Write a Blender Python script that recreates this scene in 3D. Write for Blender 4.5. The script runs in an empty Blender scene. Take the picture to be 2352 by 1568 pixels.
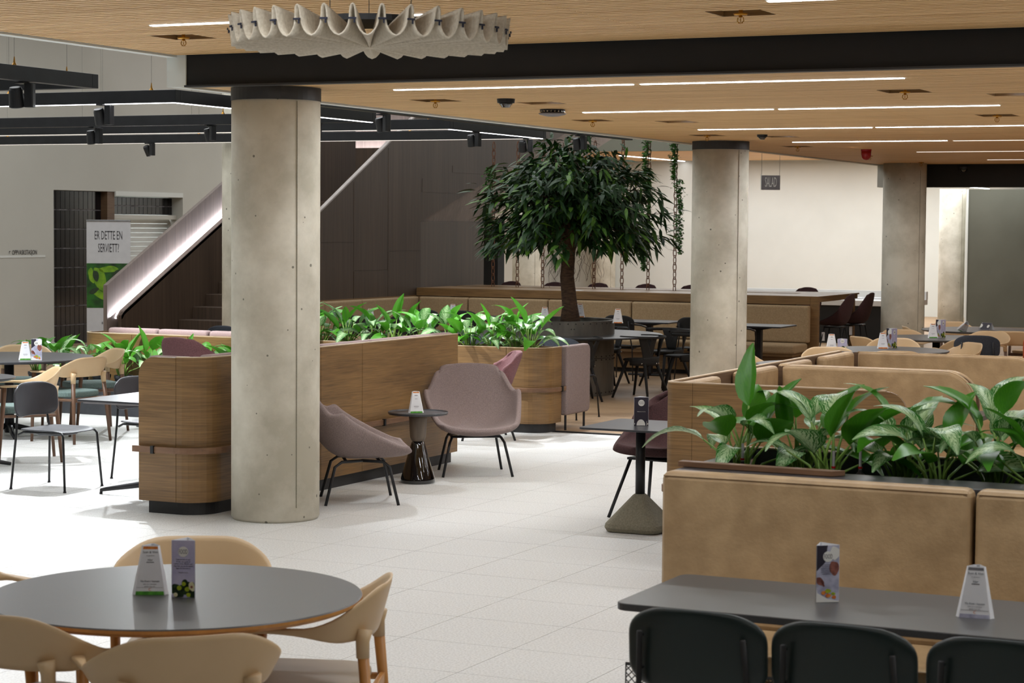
import bpy, math, random
from mathutils import Vector, Matrix
PI = math.pi
SC = bpy.context.scene
COL = SC.collection
random.seed(7)
# ---------------------------------------------------------------- camera
F_PX = 4775.0; TH = 0.4397; ROLL = 0.008; PITCH = math.atan((784-519.5)/F_PX)
fw = Vector((-math.sin(TH), math.cos(TH), 0)); rt = Vector((math.cos(TH), math.sin(TH), 0)); up = Vector((0,0,1))
Fd = fw*math.cos(PITCH) - up*math.sin(PITCH); Ud = up*math.cos(PITCH) + fw*math.sin(PITCH)
R2 = rt*math.cos(ROLL) + Ud*math.sin(ROLL); U2 = Ud*math.cos(ROLL) - rt*math.sin(ROLL)
cam = bpy.data.cameras.new('camera'); cam.sensor_width = 36; cam.lens = F_PX/2352*36
cam.clip_end = 200
cam.dof.use_dof = True; cam.dof.focus_distance = 15.0; cam.dof.aperture_fstop = 8.0
camo = bpy.data.objects.new('camera', cam); COL.objects.link(camo)
m = Matrix.Identity(4)
for i in range(3):
    m[i][0] = R2[i]; m[i][1] = U2[i]; m[i][2] = -Fd[i]
m[0][3], m[1][3], m[2][3] = 0, 0, 2.0
camo.matrix_world = m
SC.camera = camo
SC.view_settings.view_transform = 'Standard'; SC.view_settings.look = 'None'
SC.view_settings.gamma = 1; SC.view_settings.use_curve_mapping = False
SC.view_settings.exposure = 0.0
# ---------------------------------------------------------------- world
W = bpy.data.worlds.new('world'); SC.world = W; W.use_nodes = True
W.node_tree.nodes['Background'].inputs[0].default_value = (.95, 0.98, 1.0, 1)
W.node_tree.nodes['Background'].inputs[1].default_value = 0.22
WARM = (1.0, 0.965, 0.90); NEUT = (.915, .96, 1.0)
def area(name, loc, sx, sy, power, color=NEUT, rot=(0,0,0), spread=PI):
    l = bpy.data.lights.new(name, 'AREA'); l.shape = 'RECTANGLE'; l.size = sx; l.size_y = sy
    l.energy = power; l.color = color; l.spread = spread
    o = bpy.data.objects.new(name, l); COL.objects.link(o); o.location = loc; o.rotation_euler = rot
    return o
def spot(name, loc, target, power, deg=40, blend=.35, color=NEUT, rad=.04):
    l = bpy.data.lights.new(name, 'SPOT'); l.energy = power; l.spot_size = math.radians(deg); l.spot_blend = blend
    l.color = color; l.shadow_soft_size = rad
    o = bpy.data.objects.new(name, l); COL.objects.link(o); o.location = loc
    d = Vector(target)-Vector(loc); o.rotation_euler = d.to_track_quat('-Z', 'Y').to_euler()
    return o
# broad area lamps for hall, atrium and niche, without modelled fixtures
area('atrium_fill', (-14.5, 18, 5.9), 9, 22, 900, NEUT)  # added as general fill for the atrium, not a ceiling fixture
area('niche_fill', (-21.9, 30, 2.40), .8, 1.8, 26, NEUT)  # unseen lamp added to brighten the shutter and niche
area('atrium_light_far', (-13, 38, 5.9), 14, 9, 1000, NEUT)
area('rear_hall_light', (-9.5, 43.6, 2.86), 5, 3, 150, NEUT)
area('right_hall_light', (-2.0, 33, 2.85), 6, 9, 170, WARM)
area('back_ceiling_light', (-14, 45.0, 3.55), 9, 2, 250, NEUT)
# ---------------------------------------------------------------- materials
MATS = {}
def nt(name):
    m = bpy.data.materials.new(name); m.use_nodes = True
    n = m.node_tree.nodes; b = n['Principled BSDF']
    return m, n, m.node_tree.links, b
def c4(c): return (c[0], c[1], c[2], 1)
def S(r, g, b):   # sRGB 0-255 -> linear
    f = lambda v: (v/255/12.92) if v <= 10 else ((v/255+.055)/1.055)**2.4
    return (f(r), f(g), f(b))
def mat(name, col, rough=.5, metal=0, col2=None, scale=(8,8,8), detail=4, lo=.35, hi=.65, bump=0, bscale=None, coat=0, dist=0, spec=None, coord='Object'):
    if name in MATS: return MATS[name]
    m, n, L, b = nt(name)
    b.inputs['Base Color'].default_value = c4(col); b.inputs['Roughness'].default_value = rough; b.inputs['Metallic'].default_value = metal
    if coat: b.inputs['Coat Weight'].default_value = coat; b.inputs['Coat Roughness'].default_value = .03
    if spec is not None: b.inputs['Specular IOR Level'].default_value = spec
    if col2 is not None or bump:
        tc = n.new('ShaderNodeTexCoord'); mp = n.new('ShaderNodeMapping'); mp.inputs['Scale'].default_value = scale
        L.new(tc.outputs[coord], mp.inputs[0])
        nz = n.new('ShaderNodeTexNoise'); nz.inputs['Scale'].default_value = 1; nz.inputs['Detail'].default_value = detail
        nz.inputs['Distortion'].default_value = dist
        L.new(mp.outputs[0], nz.inputs['Vector'])
        if col2 is not None:
            r = n.new('ShaderNodeValToRGB'); r.color_ramp.elements[0].position = lo; r.color_ramp.elements[1].position = hi
            r.color_ramp.elements[0].color = c4(col2); r.color_ramp.elements[1].color = c4(col)
            L.new(nz.outputs['Fac'], r.inputs[0]); L.new(r.outputs[0], b.inputs['Base Color'])
        if bump:
            src = nz
            if bscale:
                mp2 = n.new('ShaderNodeMapping'); mp2.inputs['Scale'].default_value = bscale; L.new(tc.outputs[coord], mp2.inputs[0])
                src = n.new('ShaderNodeTexNoise'); src.inputs['Scale'].default_value = 1; src.inputs['Detail'].default_value = 3
                L.new(mp2.outputs[0], src.inputs['Vector'])
            bp = n.new('ShaderNodeBump'); bp.inputs['Strength'].default_value = bump; bp.inputs['Distance'].default_value = .01
            L.new(src.outputs['Fac'], bp.inputs['Height']); L.new(bp.outputs[0], b.inputs['Normal'])
    MATS[name] = m; return m
def wood(name, a, c, grain, rough=.45, big=None, mid=None):
    """two-scale wood: fine grain lines and broad tone patches"""
    m, n, L, b = nt(name)
    tc = n.new('ShaderNodeTexCoord')
    def noise(sc, det, dist=0):
        mp = n.new('ShaderNodeMapping'); mp.inputs['Scale'].default_value = sc; L.new(tc.outputs['Object'], mp.inputs[0])
        z = n.new('ShaderNodeTexNoise'); z.inputs['Scale'].default_value = 1; z.inputs['Detail'].default_value = det; z.inputs['Distortion'].default_value = dist
        L.new(mp.outputs[0], z.inputs['Vector']); return z
    g = noise(grain, 6, .4); bg = noise(big or tuple(v*.12 for v in grain), 2, .3)
    mx = n.new('ShaderNodeMix'); mx.data_type = 'FLOAT'; mx.inputs[0].default_value = .42
    L.new(g.outputs['Fac'], mx.inputs[2]); L.new(bg.outputs['Fac'], mx.inputs[3])
    r = n.new('ShaderNodeValToRGB'); r.color_ramp.elements[0].position = .33; r.color_ramp.elements[1].position = .67
    r.color_ramp.elements[0].color = c4(a); r.color_ramp.elements[1].color = c4(c)
    L.new(mx.outputs[0], r.inputs[0]); L.new(r.outputs[0], b.inputs['Base Color'])
    b.inputs['Roughness'].default_value = rough
    bp = n.new('ShaderNodeBump'); bp.inputs['Strength'].default_value = .12; bp.inputs['Distance'].default_value = .003
    L.new(g.outputs['Fac'], bp.inputs['Height']); L.new(bp.outputs[0], b.inputs['Normal'])
    MATS[name] = m; return m
def emis(name, col, st):
    m, n, L, b = nt(name); b.inputs['Base Color'].default_value = c4(col); b.inputs['Emission Color'].default_value = c4(col); b.inputs['Emission Strength'].default_value = st
    return m
def concrete(name, a, c):
    m, n, L, b = nt(name)
    tc = n.new('ShaderNodeTexCoord')
    z = n.new('ShaderNodeTexNoise'); z.inputs['Scale'].default_value = 1.6; z.inputs['Detail'].default_value = 7; z.inputs['Roughness'].default_value = .62
    L.new(tc.outputs['Object'], z.inputs['Vector'])
    r = n.new('ShaderNodeValToRGB'); r.color_ramp.elements[0].position = .36; r.color_ramp.elements[1].position = .62
    r.color_ramp.elements[0].color = c4(a); r.color_ramp.elements[1].color = c4(c); L.new(z.outputs['Fac'], r.inputs[0])
    v = n.new('ShaderNodeTexVoronoi'); v.inputs['Scale'].default_value = 9; v.inputs['Randomness'].default_value = 1
    z3 = n.new('ShaderNodeTexNoise'); z3.inputs['Scale'].default_value = 3; z3.inputs['Detail'].default_value = 1
    L.new(tc.outputs['Object'], z3.inputs['Vector'])
    L.new(tc.outputs['Object'], v.inputs['Vector'])
    mth = n.new('ShaderNodeMath'); mth.operation = 'MULTIPLY'; mth.inputs[1].default_value = .14; L.new(z3.outputs['Fac'], mth.inputs[0])
    lt = n.new('ShaderNodeMath'); lt.operation = 'LESS_THAN'; L.new(v.outputs['Distance'], lt.inputs[0]); L.new(mth.outputs[0], lt.inputs[1])
    mx = n.new('ShaderNodeMix'); mx.data_type = 'RGBA'; mx.inputs[7].default_value = c4(tuple(x*.42 for x in a))
    L.new(lt.outputs[0], mx.inputs[0]); L.new(r.outputs[0], mx.inputs[6]); L.new(mx.outputs[2], b.inputs['Base Color'])
    b.inputs['Roughness'].default_value = .75
    bp = n.new('ShaderNodeBump'); bp.inputs['Strength'].default_value = .25; bp.inputs['Distance'].default_value = .004
    L.new(z.outputs['Fac'], bp.inputs['Height']); L.new(bp.outputs[0], b.inputs['Normal'])
    return m
def leafmat(name, dark, light, vari):
    m, n, L, b = nt(name)
    uv = n.new('ShaderNodeTexCoord')
    sep = n.new('ShaderNodeSeparateXYZ'); L.new(uv.outputs['UV'], sep.inputs[0])
    ab = n.new('ShaderNodeMath'); ab.operation = 'ABSOLUTE'; sb = n.new('ShaderNodeMath'); sb.operation = 'SUBTRACT'; sb.inputs[1].default_value = .5
    L.new(sep.outputs['X'], sb.inputs[0]); L.new(sb.outputs[0], ab.inputs[0])
    # feathered side veins: wave running along v - 1.2*|u-.5|
    ma = n.new('ShaderNodeMath'); ma.operation = 'MULTIPLY_ADD'; ma.inputs[1].default_value = -1.3; L.new(ab.outputs[0], ma.inputs[0]); L.new(sep.outputs['Y'], ma.inputs[2])
    z = n.new('ShaderNodeTexNoise'); z.inputs['Scale'].default_value = 5; z.inputs['Detail'].default_value = 3
    L.new(uv.outputs['UV'], z.inputs['Vector'])
    m2 = n.new('ShaderNodeMath'); m2.operation = 'MULTIPLY_ADD'; m2.inputs[1].default_value = .5; L.new(z.outputs['Fac'], m2.inputs[0]); L.new(ma.outputs[0], m2.inputs[2])
    m3 = n.new('ShaderNodeMath'); m3.operation = 'MULTIPLY'; m3.inputs[1].default_value = 48; L.new(m2.outputs[0], m3.inputs[0])
    sn = n.new('ShaderNodeMath'); sn.operation = 'SINE'; L.new(m3.outputs[0], sn.inputs[0])
    r = n.new('ShaderNodeValToRGB'); e = r.color_ramp.elements
    if vari:
        e[0].position = .12; e[0].color = c4(light); e[1].position = .52; e[1].color = c4(dark)
        m4 = n.new('ShaderNodeMath'); m4.operation = 'MULTIPLY_ADD'; m4.inputs[1].default_value = .30
        m5 = n.new('ShaderNodeMath'); m5.operation = 'MULTIPLY'; m5.inputs[1].default_value = 1.35; L.new(ab.outputs[0], m5.inputs[0])
        L.new(sn.outputs[0], m4.inputs[0]); L.new(m5.outputs[0], m4.inputs[2]); L.new(m4.outputs[0], r.inputs[0])
    else:
        e[0].position = 0; e[0].color = c4(dark); e[1].position = 1; e[1].color = c4(light)
        m4 = n.new('ShaderNodeMath'); m4.operation = 'MULTIPLY_ADD'; m4.inputs[1].default_value = .12; m4.inputs[2].default_value = .5
        L.new(sn.outputs[0], m4.inputs[0]); L.new(m4.outputs[0], r.inputs[0])
    L.new(r.outputs[0], b.inputs['Base Color']); b.inputs['Roughness'].default_value = .32
    b.inputs['Subsurface Weight'].default_value = 0
    tr = n.new('ShaderNodeBsdfTranslucent'); L.new(r.outputs[0], tr.inputs[0])
    ms = n.new('ShaderNodeMixShader'); ms.inputs[0].default_value = .22
    L.new(b.outputs[0], ms.inputs[1]); L.new(tr.outputs[0], ms.inputs[2]); L.new(ms.outputs[0], n['Material Output'].inputs[0])
    return m
M_floor = mat('terrazzo', S(217,216,213), .42, 0, S(195,193,189), (90,90,90), 3, .38, .56)
M_grout = mat('grout', S(150,145,138), .8, 0, S(140,136,130), (20,20,20))
M_deck = wood('oak_deck', S(150,120,90), S(186,156,122), (2,40,40), .5)
M_slat = wood('ceiling_oak', S(204,162,108), S(236,198,144), (1.2,30,30), .55, big=(.5,12,12))
M_backing = mat('ceiling_backing', S(60,42,26), .8, 0, S(48,34,22), (3,3,3))
M_white = mat('painted_white', S(222,224,218), .8, 0, S(216,218,212), (1,1,1))
M_greige = mat('greige_plaster', S(200,198,188), .85, 0, S(194,192,182), (.6,.6,.6), bump=.03, bscale=(60,60,60))
M_black = mat('black_cladding', S(30,28,27), .75, 0, S(25,24,23), (4,4,4))
M_dgreen = mat('grey_green_wall', S(96,96,84), .8, 0, S(88,88,76), (1,1,1))
M_conc = concrete('column_concrete', S(174,167,149), S(214,208,192))
M_cabwood = wood('smoked_oak_veneer', S(96,71,42), S(146,112,70), (4,4,150), .42, big=(1.3,1.3,7))
M_cabdark = wood('smoked_oak_dark', S(84,62,44), S(112,86,62), (3,3,70), .5)
M_edge = mat('veneer_edge', S(200,178,150), .5, 0, S(184,160,132), (4,4,4))
M_rail = wood('walnut_rail', S(96,68,48), S(132,98,72), (6,6,40), .4)
M_plinth = mat('black_plinth', S(44,43,43), .55, 0, S(38,37,37), (6,6,6))
M_stair = wood('stained_oak_stair', S(56,43,33), S(84,67,53), (34,34,.9), .5, big=(2.5,2.5,.2))
M_stairL = wood('stained_oak_pale_lit', S(104,92,86), S(134,120,112), (34,34,.9), .5, big=(2.5,2.5,.2))  # paler stair oak, also carries the painted light on the soffit
M_leather = mat('beige_leather', S(186,157,118), .48, 0, S(160,132,96), (9,9,9), 5, .3, .7, .12, (70,70,70))
M_felt = mat('beige_felt_bench', S(170,146,112), .9, 0, S(152,128,96), (60,60,60), 3, .3, .7, .08)
M_mauve = mat('mauve_fabric', S(148,132,128), .95, 0, S(122,106,103), (160,160,160), 3, .3, .7, .25)
M_mauveL = mat('mauve_fabric_light', S(178,156,152), .95, 0, S(156,134,132), (160,160,160), 3, .3, .7, .2)
M_pink = mat('dusty_pink_fabric', S(126,86,88), .95, 0, S(102,67,70), (120,120,120), 3, .3, .7, .3)
M_burg = mat('burgundy_fabric', S(74,46,46), .95, 0, S(54,32,33), (120,120,120), 3, .3, .7, .3)
M_beige = mat('beige_plastic', S(204,174,134), .42, 0, S(196,166,126), (3,3,3))
M_oakleg = wood('amber_oak', S(160,104,48), S(196,138,72), (20,20,3), .4)
M_walleg = wood('dark_walnut', S(84,58,40), S(112,80,58), (20,20,3), .45)
M_teal = mat('teal_seat_fabric', S(112,130,126), .9, 0, S(90,108,104), (120,120,120))
M_greyseat = mat('grey_beige_seat', S(176,160,138), .5, 0, S(166,150,128), (5,5,5))
M_dgrey = mat('charcoal_plastic', S(62,63,68), .42, 0, S(52,53,58), (5,5,5), bump=.05, bscale=(200,200,200))
M_green = mat('dark_green_shell', S(17,32,28), .4, 0, S(14,26,23), (5,5,5))
M_gfab = mat('slate_fabric', S(62,66,74), .9, 0, S(48,52,60), (120,120,120))
M_steel = mat('black_steel', S(40,40,42), .4, .3, S(33,33,35), (9,9,9))
M_top = mat('graphite_laminate', S(74,73,73), .38, 0, S(68,67,67), (200,200,200), 2)
M_topB = mat('black_laminate', S(58,58,62), .32, 0, S(50,50,54), (100,100,100))
M_gloss = mat('black_lacquer', S(12,10,12), .04, 0, S(9,8,9), (3,3,3), coat=1)
M_turned = mat('taupe_turned_wood', S(112,98,84), .5, 0, S(92,80,68), (30,30,4))
M_cbase = mat('concrete_base', S(136,130,112), .8, 0, S(120,114,96), (90,90,90), bump=.1)
M_paper = mat('white_paper', S(238,238,240), .55, 0, S(230,230,233), (12,12,12))
M_ink = mat('black_ink', S(36,34,40), .6, 0, S(30,28,34), (30,30,30))
M_inkg = mat('grey_ink', S(120,118,122), .6, 0, S(105,103,108), (30,30,30))
M_lilac = mat('lilac_print', S(176,172,204), .5, 0, S(198,192,216), (22,22,22))
M_navy = mat('aubergine_print', S(46,40,54), .5, 0, S(40,35,48), (10,10,10))
M_disc = mat('print_disc', S(232,230,224), .5, 0, S(226,224,218), (10,10,10))
M_pgreen = mat('print_green', S(96,176,56), .5, 0, S(66,140,38), (40,40,40))
M_plime = mat('print_lime', S(176,190,40), .5, 0, S(140,160,30), (60,60,60))
M_pdk = mat('print_dark_leaf', S(44,70,34), .5, 0, S(24,38,20), (90,90,90))
M_porange = mat('print_orange', S(226,150,60), .5, 0, S(200,96,40), (90,90,90))
M_pskin = mat('print_brown', S(150,92,78), .5, 0, S(112,64,56), (60,60,60))
M_pgrey = mat('print_grey_blue', S(196,196,214), .5, 0, S(150,150,172), (26,26,26))
M_pcream = mat('print_cream', S(232,226,190), .5, 0, S(214,206,160), (40,40,40))
M_steelm = mat('riveted_steel', S(128,124,116), .45, .7, S(92,88,82), (4,4,1.2), 5)
M_chrome = mat('steel_bolt', S(190,190,190), .25, 1, S(170,170,170), (9,9,9))
M_brass = mat('brass', S(190,140,60), .3, 1, S(160,112,44), (9,9,9))
M_rust = mat('rusty_chain', S(128,84,56), .8, .1, S(94,60,40), (60,60,60))
M_bark = mat('tree_bark', S(98,74,54), .9, 0, S(66,48,36), (14,14,60), 5, bump=.5)
M_tleafA = mat('tree_leaf_dark', S(42,80,30), .5, 0, S(24,52,20), (5,5,5), lo=.3, hi=.7)
M_tleafB = mat('tree_leaf_light', S(98,142,40), .5, 0, S(56,92,30), (5,5,5), lo=.3, hi=.7)
M_ivy = mat('ivy_leaf', S(70,124,44), .5, 0, S(38,80,28), (14,14,14))
M_root = mat('aerial_root', S(98,74,60), .9, 0, S(76,56,44), (9,9,9))
M_leafP = leafmat('leaf_plain', S(52,116,26), S(84,150,36), False)
M_leafV = leafmat('leaf_variegated', S(50,116,40), S(182,208,158), True)
M_stem = mat('plant_stem', S(128,158,70), .5, 0, S(104,138,54), (30,30,6))
M_soil = mat('soil', S(38,30,26), .95, 0, S(26,20,18), (60,60,60), bump=.4)
M_felthg = mat('pendant_felt', S(214,204,186), .95, 0, S(190,178,158), (70,70,70), 5, .3, .7, .3)
M_stitch = mat('navy_stitch', S(38,40,58), .8, 0, S(30,32,48), (9,9,9))
M_led = emis('led_strip', (.98,.98,1.0), 9)
M_ledoff = emis('led_strip_dim', (1.0,.93,.84), 1.1)
M_spotE = emis('spot_lens', (1,1,1), 14)
M_wire = mat('suspension_wire', S(120,116,110), .5, .3, S(110,106,100), (9,9,9))
M_tile = mat('black_glazed_tile', S(26,22,24), .12, 0, S(18,16,20), (3,3,3))
M_tgrout = mat('tile_grout', S(176,172,174), .8, 0, S(100,96,98), (9,9,9))
M_shut = mat('roller_shutter', S(206,208,204), .4, .2, S(196,198,194), (3,3,40))
M_banner = mat('banner_vinyl', S(214,214,216), .5, 0, S(208,208,210), (9,9,9))
M_red = mat('red_beacon', S(170,20,26), .25, 0, S(150,16,22), (9,9,9))
M_signg = mat('sign_grey', S(132,126,128), .5, 0, S(122,116,118), (9,9,9))
M_potd = mat('dark_tray', S(58,60,64), .6, 0, S(48,50,54), (9,9,9))
M_orange = mat('orange_fabric', S(206,98,52), .9, 0, S(180,80,40), (60,60,60))
M_ctop = mat('white_worktop', S(232,230,226), .4, 0, S(224,222,218), (3,3,3))
M_glass = mat('clear_glass_tube', S(170,168,166), .1, 0, S(150,148,146), (9,9,9))
# ---------------------------------------------------------------- mesh builder
class MB:
    def __init__(s): s.v = []; s.f = []; s.uv = None
    def add(s, vs, fs):
        k = len(s.v); s.v += [tuple(p) for p in vs]; s.f += [tuple(i+k for i in f) for f in fs]; return s
    def box(s, x0, x1, y0, y1, z0, z1):
        v = [(x,y,z) for x in (x0,x1) for y in (y0,y1) for z in (z0,z1)]
        return s.add(v, [(0,1,3,2),(4,6,7,5),(0,4,5,1),(2,3,7,6),(0,2,6,4),(1,5,7,3)])
    def tube(s, pts, r, n=8, r2=None, closed=False):
        pts = [Vector(p) for p in pts]; N = len(pts); rings = []
        rs = r if isinstance(r, (list,tuple)) else [r + ((r2-r)*i/(N-1) if r2 is not None else 0) for i in range(N)]
        prev = None
        for i, p in enumerate(pts):
            if closed: d = pts[(i+1)%N]-pts[i-1]
            else: d = pts[min(i+1,N-1)]-pts[max(i-1,0)]
            d.normalize()
            if prev is None:
                a = Vector((0,0,1)) if abs(d.z) < .9 else Vector((1,0,0))
                u = d.cross(a).normalized()
            else:
                u = (prev - d*prev.dot(d)).normalized()
            prev = u; w = d.cross(u)
            rings.append([p + (u*math.cos(2*PI*k/n) + w*math.sin(2*PI*k/n))*rs[i] for k in range(n)])
        vs = [q for R in rings for q in R]; fs = []
        for i in range(N if closed else N-1):
            a = i*n; b2 = ((i+1)%N)*n
            for k in range(n): fs.append((a+k, a+(k+1)%n, b2+(k+1)%n, b2+k))
        if not closed: fs += [tuple(range(n))[::-1], tuple((N-1)*n+k for k in range(n))]
        return s.add(vs, fs)
    def lathe(s, prof, n=32, c=(0,0,0), sx=1, sy=1):
        vs = []; fs = []; N = len(prof)
        for r, z in prof:
            for k in range(n):
                a = 2*PI*k/n; vs.append((c[0]+r*math.cos(a)*sx, c[1]+r*math.sin(a)*sy, c[2]+z))
        for i in range(N-1):
            for k in range(n): fs.append((i*n+k, i*n+(k+1)%n, (i+1)*n+(k+1)%n, (i+1)*n+k))
        if prof[0][0] > 1e-5: fs.append(tuple(range(n))[::-1])
        if prof[-1][0] > 1e-5: fs.append(tuple((N-1)*n+k for k in range(n)))
        return s.add(vs, fs)
    def prism(s, poly, z0, z1, ax='z', inv=False):
        """poly in the plane normal to ax, extruded between z0 and z1"""
        n = len(poly); P3 = {'z': lambda a,b,h:(a,b,h), 'y': lambda a,b,h:(a,h,b), 'x': lambda a,b,h:(h,a,b)}[ax]
        vs = [P3(a,b,z0) for a,b in poly] + [P3(a,b,z1) for a,b in poly]
        fs = [tuple(range(n))[::-1], tuple(range(n,2*n))] + [(i,(i+1)%n,n+(i+1)%n,n+i) for i in range(n)]
        return s.add(vs, fs)
    def ribbon(s, pts, t, z0, z1):
        """wall of thickness t along a plan polyline (offset to its left)"""
        P = [Vector((a,b)) for a,b in pts]; off = []
        for i in range(len(P)):
            d = (P[min(i+1,len(P)-1)]-P[max(i-1,0)]).normalized(); off.append(P[i]+Vector((-d.y,d.x))*t)
        n = len(P); vs = [(p.x,p.y,z) for z in (z0,z1) for p in P] + [(p.x,p.y,z) for z in (z0,z1) for p in off]
        fs = []
        for i in range(n-1):
            fs += [(i,i+1,n+i+1,n+i),(2*n+i+1,2*n+i,3*n+i,3*n+i+1),(n+i,n+i+1,3*n+i+1,3*n+i),(i+1,i,2*n+i,2*n+i+1)]
        fs += [(0,n,3*n,2*n),(n-1,3*n-1,4*n-1,2*n-1)]
        return s.add(vs, fs)
    def grid(s, fn, nu, nv, uv=False):
        k = len(s.v); uvs = []
        for j in range(nv+1):
            for i in range(nu+1):
                s.v.append(tuple(fn(i/nu, j/nv))); uvs.append((i/nu, j/nv))
        for j in range(nv):
            for i in range(nu):
                a = k+j*(nu+1)+i; s.f.append((a,a+1,a+nu+2,a+nu+1))
        if uv: s.uv = (s.uv or [])+uvs
        return s
def rrect(x0, x1, y0, y1, r, n=5, corners=(1,1,1,1)):
    """rounded rectangle outline; corners = (x0y0, x1y0, x1y1, x0y1)"""
    out = []
    for (cx, cy, a0, on, px, py) in ((x0+r,y0+r,PI,corners[0],x0,y0),(x1-r,y0+r,1.5*PI,corners[1],x1,y0),(x1-r,y1-r,0,corners[2],x1,y1),(x0+r,y1-r,.5*PI,corners[3],x0,y1)):
        if on: out += [(cx+r*math.cos(a0+.5*PI*k/n), cy+r*math.sin(a0+.5*PI*k/n)) for k in range(n+1)]
        else: out.append((px,py))
    return out
def obj(name, mb, m, parent=None, smooth=False, bevel=0, bseg=2, sub=0, solid=0, kind=None, label=None):
    me = bpy.data.meshes.new(name); me.from_pydata(mb.v, [], mb.f)
    if mb.uv:
        ul = me.uv_layers.new(name='uv')
        for lp in me.loops: ul.data[lp.index].uv = mb.uv[lp.vertex_index]
    ms = m if isinstance(m, (list,tuple)) else [m]
    for x in ms: me.materials.append(x)
    if smooth: me.polygons.foreach_set('use_smooth', [True]*len(me.polygons))
    o = bpy.data.objects.new(name, me); COL.objects.link(o)
    if parent: o.parent = parent
    if solid:
        d = o.modifiers.new('solid','SOLIDIFY'); d.thickness = solid; d.offset = 0
    if bevel:
        d = o.modifiers.new('bevel','BEVEL'); d.width = bevel; d.segments = bseg; d.limit_method = 'ANGLE'; d.angle_limit = math.radians(40)
        d.harden_normals = False
    if sub:
        d = o.modifiers.new('sub','SUBSURF'); d.levels = sub; d.render_levels = sub
    if kind: o['kind'] = kind
    if label: o['label'] = label
    return o
def tag(o, label, cat, group=None):
    o['label'] = label; o['category'] = cat
    if group: o['group'] = group
    return o
def thing(name, label, cat, loc=(0,0,0), rz=0, group=None):
    o = bpy.data.objects.new(name, None); COL.objects.link(o); o.location = loc; o.rotation_euler = (0,0,rz)
    o.empty_display_size = .1
    return tag(o, label, cat, group)
def struct(name, mb, m, **k):
    return obj(name, mb, m, kind='structure', **k)
def dup(root, loc, rz, label=None, group=None, scale=None):
    KIDS = {}
    for o in bpy.data.objects:
        if o.parent: KIDS.setdefault(o.parent.name, []).append(o)
    def cp(o, par):
        c = o.copy(); COL.objects.link(c)
        if par: c.parent = par
        for ch in KIDS.get(o.name, []): cp(ch, c)
        return c
    r = cp(root, None); r.location = loc; r.rotation_euler = (0,0,rz)
    if label: r['label'] = label
    if group: r['group'] = group
    if scale: r.scale = (scale,)*3
    return r
def facing(fx, fy): return math.atan2(fy, fx) - PI/2     # local +y looks along (fx, fy)
def text(name, body, size, m, parent, loc, rot=(PI/2,0,0), sx=1, sy=1, ext=.0004, align='CENTER'):
    cu = bpy.data.curves.new(name, 'FONT'); cu.body = body; cu.size = size; cu.extrude = ext; cu.align_x = align; cu.align_y = 'CENTER'
    cu.resolution_u = 2
    cu.materials.append(m); o = bpy.data.objects.new(name, cu); COL.objects.link(o); o.location = loc; o.rotation_euler = rot; o.scale = (sx,sy,1)
    me = bpy.data.meshes.new_from_object(o); bpy.data.objects.remove(o)
    o = bpy.data.objects.new(name, me); COL.objects.link(o); o.location = loc; o.rotation_euler = rot; o.scale = (sx,sy,1)
    if parent: o.parent = parent
    return o
def sm(a, b, x):
    t = min(1, max(0, (x-a)/(b-a))); return t*t*(3-2*t)
# ================================================================ SETTING
XE, ZR, ZF, YB, YB2 = -7.98, 2.92, 3.115, 11.66, 29.2      # ceiling edge, rear/front ceiling heights, steps
fl = struct('floor', MB().box(-24, 6, -2, 18.55, -.3, -.012), M_grout)
# terrazzo tiles, 0.6 m, nearest 300 as pieces of their own
TD = {}
def tile_mesh():
    me = bpy.data.meshes.new('floor_tile'); g = .0016
    b = MB().box(-.3+g, .3-g, -.3+g, .3-g, -.012, 0); me.from_pydata(b.v, [], b.f); me.materials.append(M_floor); return me
tm = tile_mesh(); cells = []
for i in range(-32, 17):
    for j in range(-20, 15):
        x = -4.44 + .6*i; y = 9.75 + .6*j
        if x < -23.6 or x > 5.6 or y < -1.6 or y > 18.3: continue
        X = x*math.cos(TH)+y*math.sin(TH); D = -x*math.sin(TH)+y*math.cos(TH)
        vis = D > 4 and abs(X/D) < .27 and 2/D < .24
        cells.append((0 if vis else 1, D, x, y))
cells.sort()
for q, (nv, D, x, y) in enumerate(cells[:300]):
    o = bpy.data.objects.new('tile', tm); COL.objects.link(o); o.parent = fl; o.location = (x, y, 0)
b = MB(); g = .0016
for nv, D, x, y in cells[300:]: b.box(x-.3+g, x+.3-g, y-.3+g, y+.3-g, -.012, 0)
obj('tile_field', b, M_floor, fl, kind='stuff')
b = MB()
fw_ = struct('floor_timber', MB().box(-24, 6, 18.55, 50, -.3, -.01), M_grout)
bw = MB(); random.seed(3)
def plank(x0, x1, y0, y1): return MB().box(x0, x1, y0+.001, y1-.001, -.012, 0)
pk = 0; stuffp = MB()
for j in range(0, 260):
    y0 = 18.56 + .12*j
    if y0 > 49.8: break
    x = -24 + random.random()*1.5
    while x < 6:
        x2 = x+1.8
        cx, cy = (x+x2)/2, y0+.06; Dp = -cx*math.sin(TH)+cy*math.cos(TH); Xp = cx*math.cos(TH)+cy*math.sin(TH)
        if pk < 230 and -.02 < Xp/Dp < .12 and Dp < 26:
            if 'pl' not in TD:
                me = bpy.data.meshes.new('plank'); q = MB().box(-.899, .899, -.059, .059, -.012, 0); me.from_pydata(q.v, [], q.f); me.materials.append(M_deck); TD['pl'] = me
            o = bpy.data.objects.new('plank', TD['pl']); COL.objects.link(o); o.parent = fw_; o.location = (cx, cy, random.random()*.0006); pk += 1
        else: stuffp.box(x+.001, x2-.001, y0+.001, y0+.119, -.012, 0)
        x = x2
obj('plank_field', stuffp, M_deck, fw_, kind='stuff')
obj('threshold_strip', MB().box(-12.6, -4.4, 18.54, 18.58, -.012, .004), M_plinth, fw_)
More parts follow.
